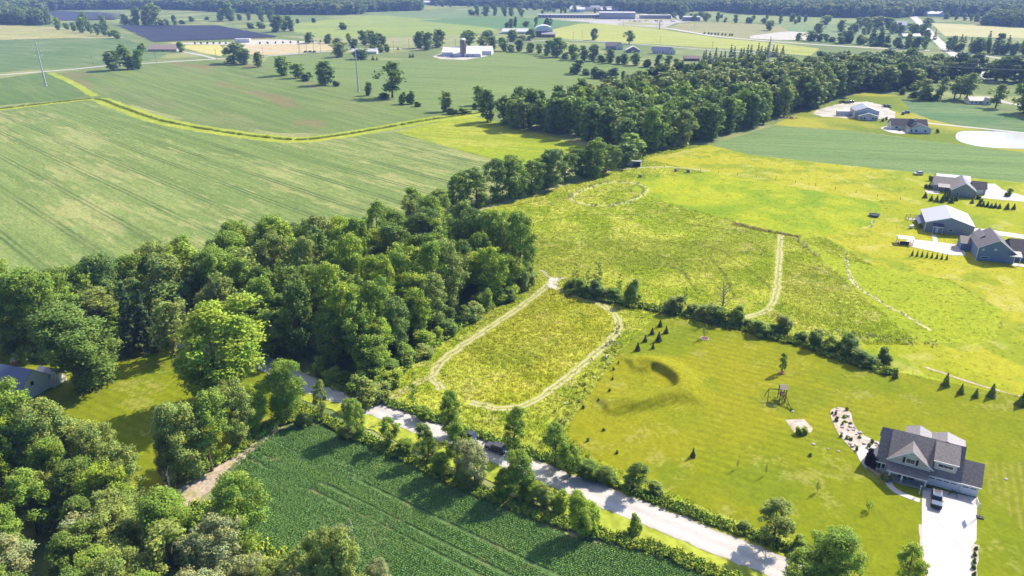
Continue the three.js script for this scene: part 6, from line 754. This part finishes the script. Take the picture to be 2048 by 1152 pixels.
const blackPaint = mat(0.012, 0.013, 0.016, 0.25, { clearcoat: 1, clearcoatRoughness: 0.06, specularIntensity: 0.6 }), navyPaint = mat(0.02, 0.03, 0.06, 0.3, { clearcoat: 1, clearcoatRoughness: 0.08 }), umberPaint = mat(0.05, 0.04, 0.035, 0.3, { clearcoat: 1, clearcoatRoughness: 0.08 }), silverPaint = mat(0.45, 0.46, 0.47, 0.35, { metalness: 0.5 });
suv('suv', 'dark brown SUV parked in front of the garage on white concrete', [80.26,-111.53], 1.08, umberPaint);
suv('suv', 'black SUV standing on the gravel road between roadside trees', [-3.36,-128.01], -0.56, blackPaint);
suv('car', 'dark navy car half hidden by trees on the gravel road', [-9.71,-132.53], -0.56, navyPaint, undefined, 4.5);
suv('car', 'silver car parked on the lawn above the grey ranch house', [203.14,-358.98], 0, silverPaint, undefined, 4.6, 0.1);
for (const [p, n] of [[[282.40,-564.21], 0], [[284.73,-561.93], 1]]) suv('pickup', 'dark vehicle parked right of the white steel barn', p, 1.4 + n * 0.1, blackPaint, 'vehicles right of the steel barn', 5.2, 0.1);
for (const [px, n] of [[[258.00,-583.07], 0], [[261.28,-580.65], 1], [[265.04,-583.07], 2]]) suv('pickup', 'dark vehicle parked left of the white steel barn', px, 0.2 * n, [blackPaint, umberPaint, navyPaint][n], 'vehicles left of the steel barn', 5, 0.1);
for (const [p, n] of [[[284.68,-535.88], 0], [[280.49,-531.75], 1]]) suv('car', 'dark car parked behind the dark roofed house', p, n, navyPaint, 'cars behind the dark roofed house', 4.7, 0.1);
{ const r = rng(99), a = [235.02,-1693.07], b = [347.15,-1656.19], P = [blackPaint, navyPaint, silverPaint, umberPaint]; for (let i = 0; i < 12; i++) { const t = r(); suv('car', 'parked car on the school parking lot', [lerp(a[0], b[0], t), lerp(a[1], b[1], t) + (r() - 0.5) * 60], r() < 0.5 ? 0 : 1.57, P[i % 4], 'cars on the school lot', 4.8, 0.13); } }
// transmission poles and wires
function steelPole(p, h, label) { const g = thing('transmission_pole', label, 'pole', p, 0, undefined), s = part('shaft', cyl(0.75, 0.32, h, 12, 0, -0.2, 0), mat(0.42, 0.42, 0.42, 0.6), g); part('footing', cyl(1.3, 1.3, 0.6, 14, 0, -0.2, 0), concrete, g); for (const [f, d] of [[0.9, 1], [0.8, -1], [0.7, 1]]) for (const e of [d]) { const arm = part('crossarm', tubeTo([-3.1, h * f, 0], [3.1, h * f, 0], 0.13, 0.13, 6), metalGrey, g); part('insulator', [cyl(0.12, 0.12, 1.4, 6, -3 * e, h * f - 1.4, 0), cyl(0.12, 0.12, 1.4, 6, 3 * e, h * f - 1.4, 0)], trim, arm); } return s; }
steelPole([-420.13,-678.41], 39, 'tall steel transmission pole in the green crop field at the ditch');
steelPole([-131.86,-644.52], 38, 'tall steel transmission pole by the big field oak');
const pole3 = [251.68,-749.49], pole4 = [579.24,-585.51];
steelPole(pole3, 37, 'tall steel transmission pole rising from the upper wood');
steelPole(pole4, 38, 'tall steel transmission pole beyond the cottage trees');
[[26, -3], [26, 3], [30, 3], [34, -3], [37, 0]].forEach(([h, off], i) => { const pts = []; for (let k = 0; k <= 24; k++) { const t = k / 24; pts.push(new V3(lerp(pole3[0], pole4[0], t), h - 4 - 22 * t * (1 - t), lerp(pole3[1], pole4[1], t) + off)); } solo('power_line', new THREE.TubeGeometry(new THREE.CatmullRomCurve3(pts), 24, 0.07, 4), mat(0.35, 0.35, 0.36, 0.5), 'power line strung between the two right hand steel poles', 'cable', 'power lines above the right wood'); });
const woodPole = mat(0.2, 0.16, 0.13);
for (const p of [[-457.7,-831.4],[-404.3,-866.0],[-350.0,-903.6],[-301.5,-926.4],[-271.6,-975.6],[-257.4,-995.4],[-158.1,-1023],[-141.2,-1052],[-76.3,-1045],[94.7,-1196],[110.3,-1215],[211.6,-1099],[265.1,-1016],[218.8,-1523],[348.0,-1478]]) { const g = thing('utility_pole', 'wooden utility pole along the farm road', 'pole', p, 0, 'utility poles along the roads'); part('pole', cyl(0.2, 0.13, 12, 7, 0, -0.2, 0), woodPole, g); part('crossarm', box(2.4, 0.16, 0.14, 0, 10.9, 0.16), woodPole, g); }
// frame structure on the tan lot
{ const g = thing('substation_frame', 'thin steel frame with hedge on the tan lot', 'frame', [-272.02,-982.15]); for (const x of [0, 9, 18, 27]) part('post', cyl(0.3, 0.25, 13, 6, x, 0, 0), metalGrey, g); part('beam', box(28, 0.6, 0.5, 13.5, 12.2, 0.4), metalGrey, g); }
plant([['b',-266.0,-988.7,2.5,5.8],['b',-260.9,-988.7,2.5,5.8],['b',-255.7,-988.7,2.5,5.8]], [G_.dark], 'low dark hedge clump at the thin steel frame', 'hedge at the steel frame');
{ const p = [-459.82,-1115.43]; for (let i = 0; i < 7; i++) tree('b', p[0] + i * 9, p[1], 3, 3.4, G_.dark, 'tiny shrub on the white solar gravel strip', 'shrubs on the solar gravel', 'strip_shrub'); const q = [-365.53,-1115.43]; for (let i = 0; i < 10; i++) tree('b', q[0] + i * 10, q[1] + i * -4, 3, 3.4, G_.dark, 'tiny shrub on the white solar gravel strip', 'shrubs on the solar gravel', 'strip_shrub'); }
{ const r = rng(101), a = [325.72,-1311.22], b = [365.90,-1266.92]; for (let i = 0; i < 9; i++) { const t = (i + r() * 0.5) / 9; tree('b', lerp(a[0], b[0], t), lerp(a[1], b[1], t), 3.4, 4, G_.dark, 'dark shrub dotted on the mown school ground', 'shrubs on the school ground', 'ground_shrub'); } }
// play tower with swing frame
{
  const g = thing('play_tower', 'brown wooden play tower with swing frame and slide on the lawn', 'play set', [62.80,-147.22], -0.1), wood = mat(0.1, 0.065, 0.045), T = (a, b, r = 0.1) => tubeTo(a, b, r, r, 5);
  for (const [x, z] of [[-0.2, 0], [1.5, 0], [-0.2, -1.6], [1.5, -1.6]]) part('post', box(0.2, 3.1, 0.2, x, 1.55, z), wood, g);
  part('platform', box(1.8, 0.12, 1.8, 0.65, 1.5, -0.8), wood, g); part('roof', slab([[-0.5, 3.05, 0.3], [1.8, 3.05, 0.3], [1.8, 3.6, -0.8], [-0.5, 3.6, -0.8]], 0.07), mat(0.3, 0.25, 0.22), g); part('roof', slab([[-0.5, 3.05, -1.9], [1.8, 3.05, -1.9], [1.8, 3.59, -0.81], [-0.5, 3.59, -0.81]], 0.07), mat(0.3, 0.25, 0.22), g);
  for (let i = 0; i < 6; i++) part('railing_slat', box(0.06, 0.7, 0.05, i * 0.3 - 0.1, 1.95, 0.02), wood, g); part('railing', box(1.8, 0.08, 0.06, 0.65, 2.32, 0), wood, g);
  part('ladder', [T([0.2, 0, 1.1], [0.2, 1.6, 0.1]), T([0.9, 0, 1.1], [0.9, 1.6, 0.1]), ...[0.3, 0.6, 0.9, 1.2].map(y => T([0.2, y, 1.1 - y * 0.62], [0.9, y, 1.1 - y * 0.62], 0.04))], wood, g);
  part('swing_beam', T([-3.6, 2.5, -0.8], [0, 2.5, -0.8], 0.09), wood, g); part('swing_leg', T([-3.6, 2.5, -0.8], [-4, 0, 0.6]), wood, g); part('swing_leg', T([-3.6, 2.5, -0.8], [-4, 0, -2.2]), wood, g);
  for (const x of [-2.9, -1.6]) { const s = part('swing', box(0.5, 0.05, 0.2, x, 0.6, -0.8), blackTrim, g); part('chain', [T([x - 0.2, 0.6, -0.8], [x - 0.2, 2.5, -0.8], 0.02), T([x + 0.2, 0.6, -0.8], [x + 0.2, 2.5, -0.8], 0.02)], metalGrey, s); }
  g.scale.set(0.75, 1.15, 1.1); part('climbing_frame', [T([1.6, 0, 3.4], [0.6, 1.6, 0.1]), T([2.4, 0, 3.2], [1.4, 1.6, 0.1]), T([1.6, 0, 3.4], [2.4, 0, 3.2]), T([1.2, 0.7, 2.1], [2, 0.7, 2])], wood, g);
}
function ring(name, label, [x, z], R, m) { const g = thing(name, label, 'tree ring', [x, z], 0, undefined, 0.1); part('edging', new THREE.TorusGeometry(R, 0.12, 6, 20).rotateX(Math.PI / 2).translate(0, 0.08, 0), m, g); part('mulch', new THREE.CylinderGeometry(R - 0.05, R - 0.05, 0.1, 20).translate(0, 0.07, 0), mat(0.14, 0.08, 0.05), g); }
ring('brick_ring', 'red brick ring around the young shade tree', [67.67,-160.56], 0.75, mat(0.34, 0.12, 0.07)); ring('mulch_ring', 'pale stone mulch ring around the leaning young tree', [52.92,-179.51], 1.1, mat(0.45, 0.38, 0.33));
for (const [p, s, l] of [[[64.19,-130.15], 0.9, 'pale boulder on the lawn below the square bed'], [[66.64,-128.54], 0.6, 'small pale stone on the lawn near the patio'], [[68.49,-127.66], 0.7, 'flat pale stone on the lawn near the curved bed'], [[97.88,-118.40], 0.8, 'pale boulder on the lawn right of the garage'], [[64.23,-142.95], 0.8, 'boulder next to the dark shrub by the play tower']]) { const m = solo('lawn_boulder', rocks[0], rockM, l, 'rock', undefined, [p[0], 0.2, p[1]]); m.scale.set(s * 1.6, s, s * 1.3); }
// fence posts along the pasture edge
{ const line = smoothPts([[70.5,-377.8],[100.3,-364.0],[124.1,-351.2],[145.4,-336.4],[165.0,-319.5],[172.6,-314.7]], 9); line.forEach(([x, z]) => { const g = thing('fence_post', 'weathered wooden post of the pasture fence above the green grass', 'post', [x, z], 0, 'posts of the pasture fence'); part('post', cyl(0.1, 0.09, 1.4, 6), woodPole, g); part('cap', cyl(0.11, 0.03, 0.08, 6, 0, 1.4, 0), woodPole, g); }); }
{ const p = [[89.17,-364.02], [83.52,-366.08], [63.25,-354.06]]; p.forEach(([x, z], i) => { const m = solo('hay_bale', new THREE.CylinderGeometry(0.75, 0.75, 1.4, 18).rotateZ(Math.PI / 2), mat(0.2, 0.2, 0.17), 'grey round hay bale on the rough grass behind the basin', 'hay bale', 'hay bales behind the basin', [x, 0.82, z], i * 0.8); void m; }); }
// lamp, hoop and garden tools by the drive
{ const g = thing('basketball_hoop', 'white basketball hoop at the right edge of the driveway', 'basketball hoop', [85.96,-107.36], -1.9, undefined, 0.12); part('pole', tubeTo([0, 0, 0], [0, 3, 0.2], 0.07, 0.06, 8), metalGrey, g); part('backboard', box(1.8, 1.1, 0.06, 0, 3.2, 0.9), trim, g); part('arm', tubeTo([0, 3, 0.2], [0, 3.2, 0.88], 0.06, 0.06, 6), metalGrey, g); part('rim', new THREE.TorusGeometry(0.24, 0.02, 6, 16).rotateX(Math.PI / 2).translate(0, 2.95, 1.2), mat(0.6, 0.12, 0.03), g); part('base', box(0.8, 0.2, 1.1, 0, 0.1, -0.2), blackTrim, g); }
{ const g = thing('lamp_post', 'small white yard lamp post where the walk meets the driveway', 'lamp post', [78.32,-113.85], 0, undefined, 0.12); part('pole', cyl(0.05, 0.05, 1.9, 8), trim, g); part('lantern', new THREE.CylinderGeometry(0.16, 0.1, 0.3, 6).translate(0, 2.05, 0), trim, g); part('cap', new THREE.ConeGeometry(0.2, 0.16, 6).translate(0, 2.28, 0), blackTrim, g); }
for (const [p, i] of [[[84.28,-113.85], 0], [[85.00,-113.41], 1]]) { const g = thing('bicycle', 'dark bicycle standing between the garage doors', 'bicycle', p, 0.5 + i, 'bicycles at the garage', 0.17); for (const x of [-0.5, 0.5]) { const w = part('wheel', new THREE.TorusGeometry(0.32, 0.03, 6, 18).translate(x, 0.34, 0), rubber, g); part('hub', new THREE.CylinderGeometry(0.04, 0.04, 0.1, 6).rotateX(1.5708).translate(x, 0.34, 0), chrome, w); } part('frame', [tubeTo([-0.5, 0.34, 0], [-0.12, 0.75, 0], 0.025, 0.025, 5), tubeTo([-0.12, 0.75, 0], [0.38, 0.78, 0], 0.025, 0.025, 5), tubeTo([0, 0.3, 0], [0.38, 0.78, 0], 0.025, 0.025, 5), tubeTo([0.5, 0.34, 0], [0.36, 0.95, 0], 0.025, 0.025, 5), tubeTo([-0.12, 0.75, 0], [0, 0.3, 0], 0.025, 0.025, 5)], blackTrim, g); part('saddle', box(0.24, 0.06, 0.14, -0.16, 0.84, 0), rubber, g); part('handlebar', box(0.05, 0.05, 0.5, 0.36, 0.97, 0), blackTrim, g); }

renderer.render(scene, camera);
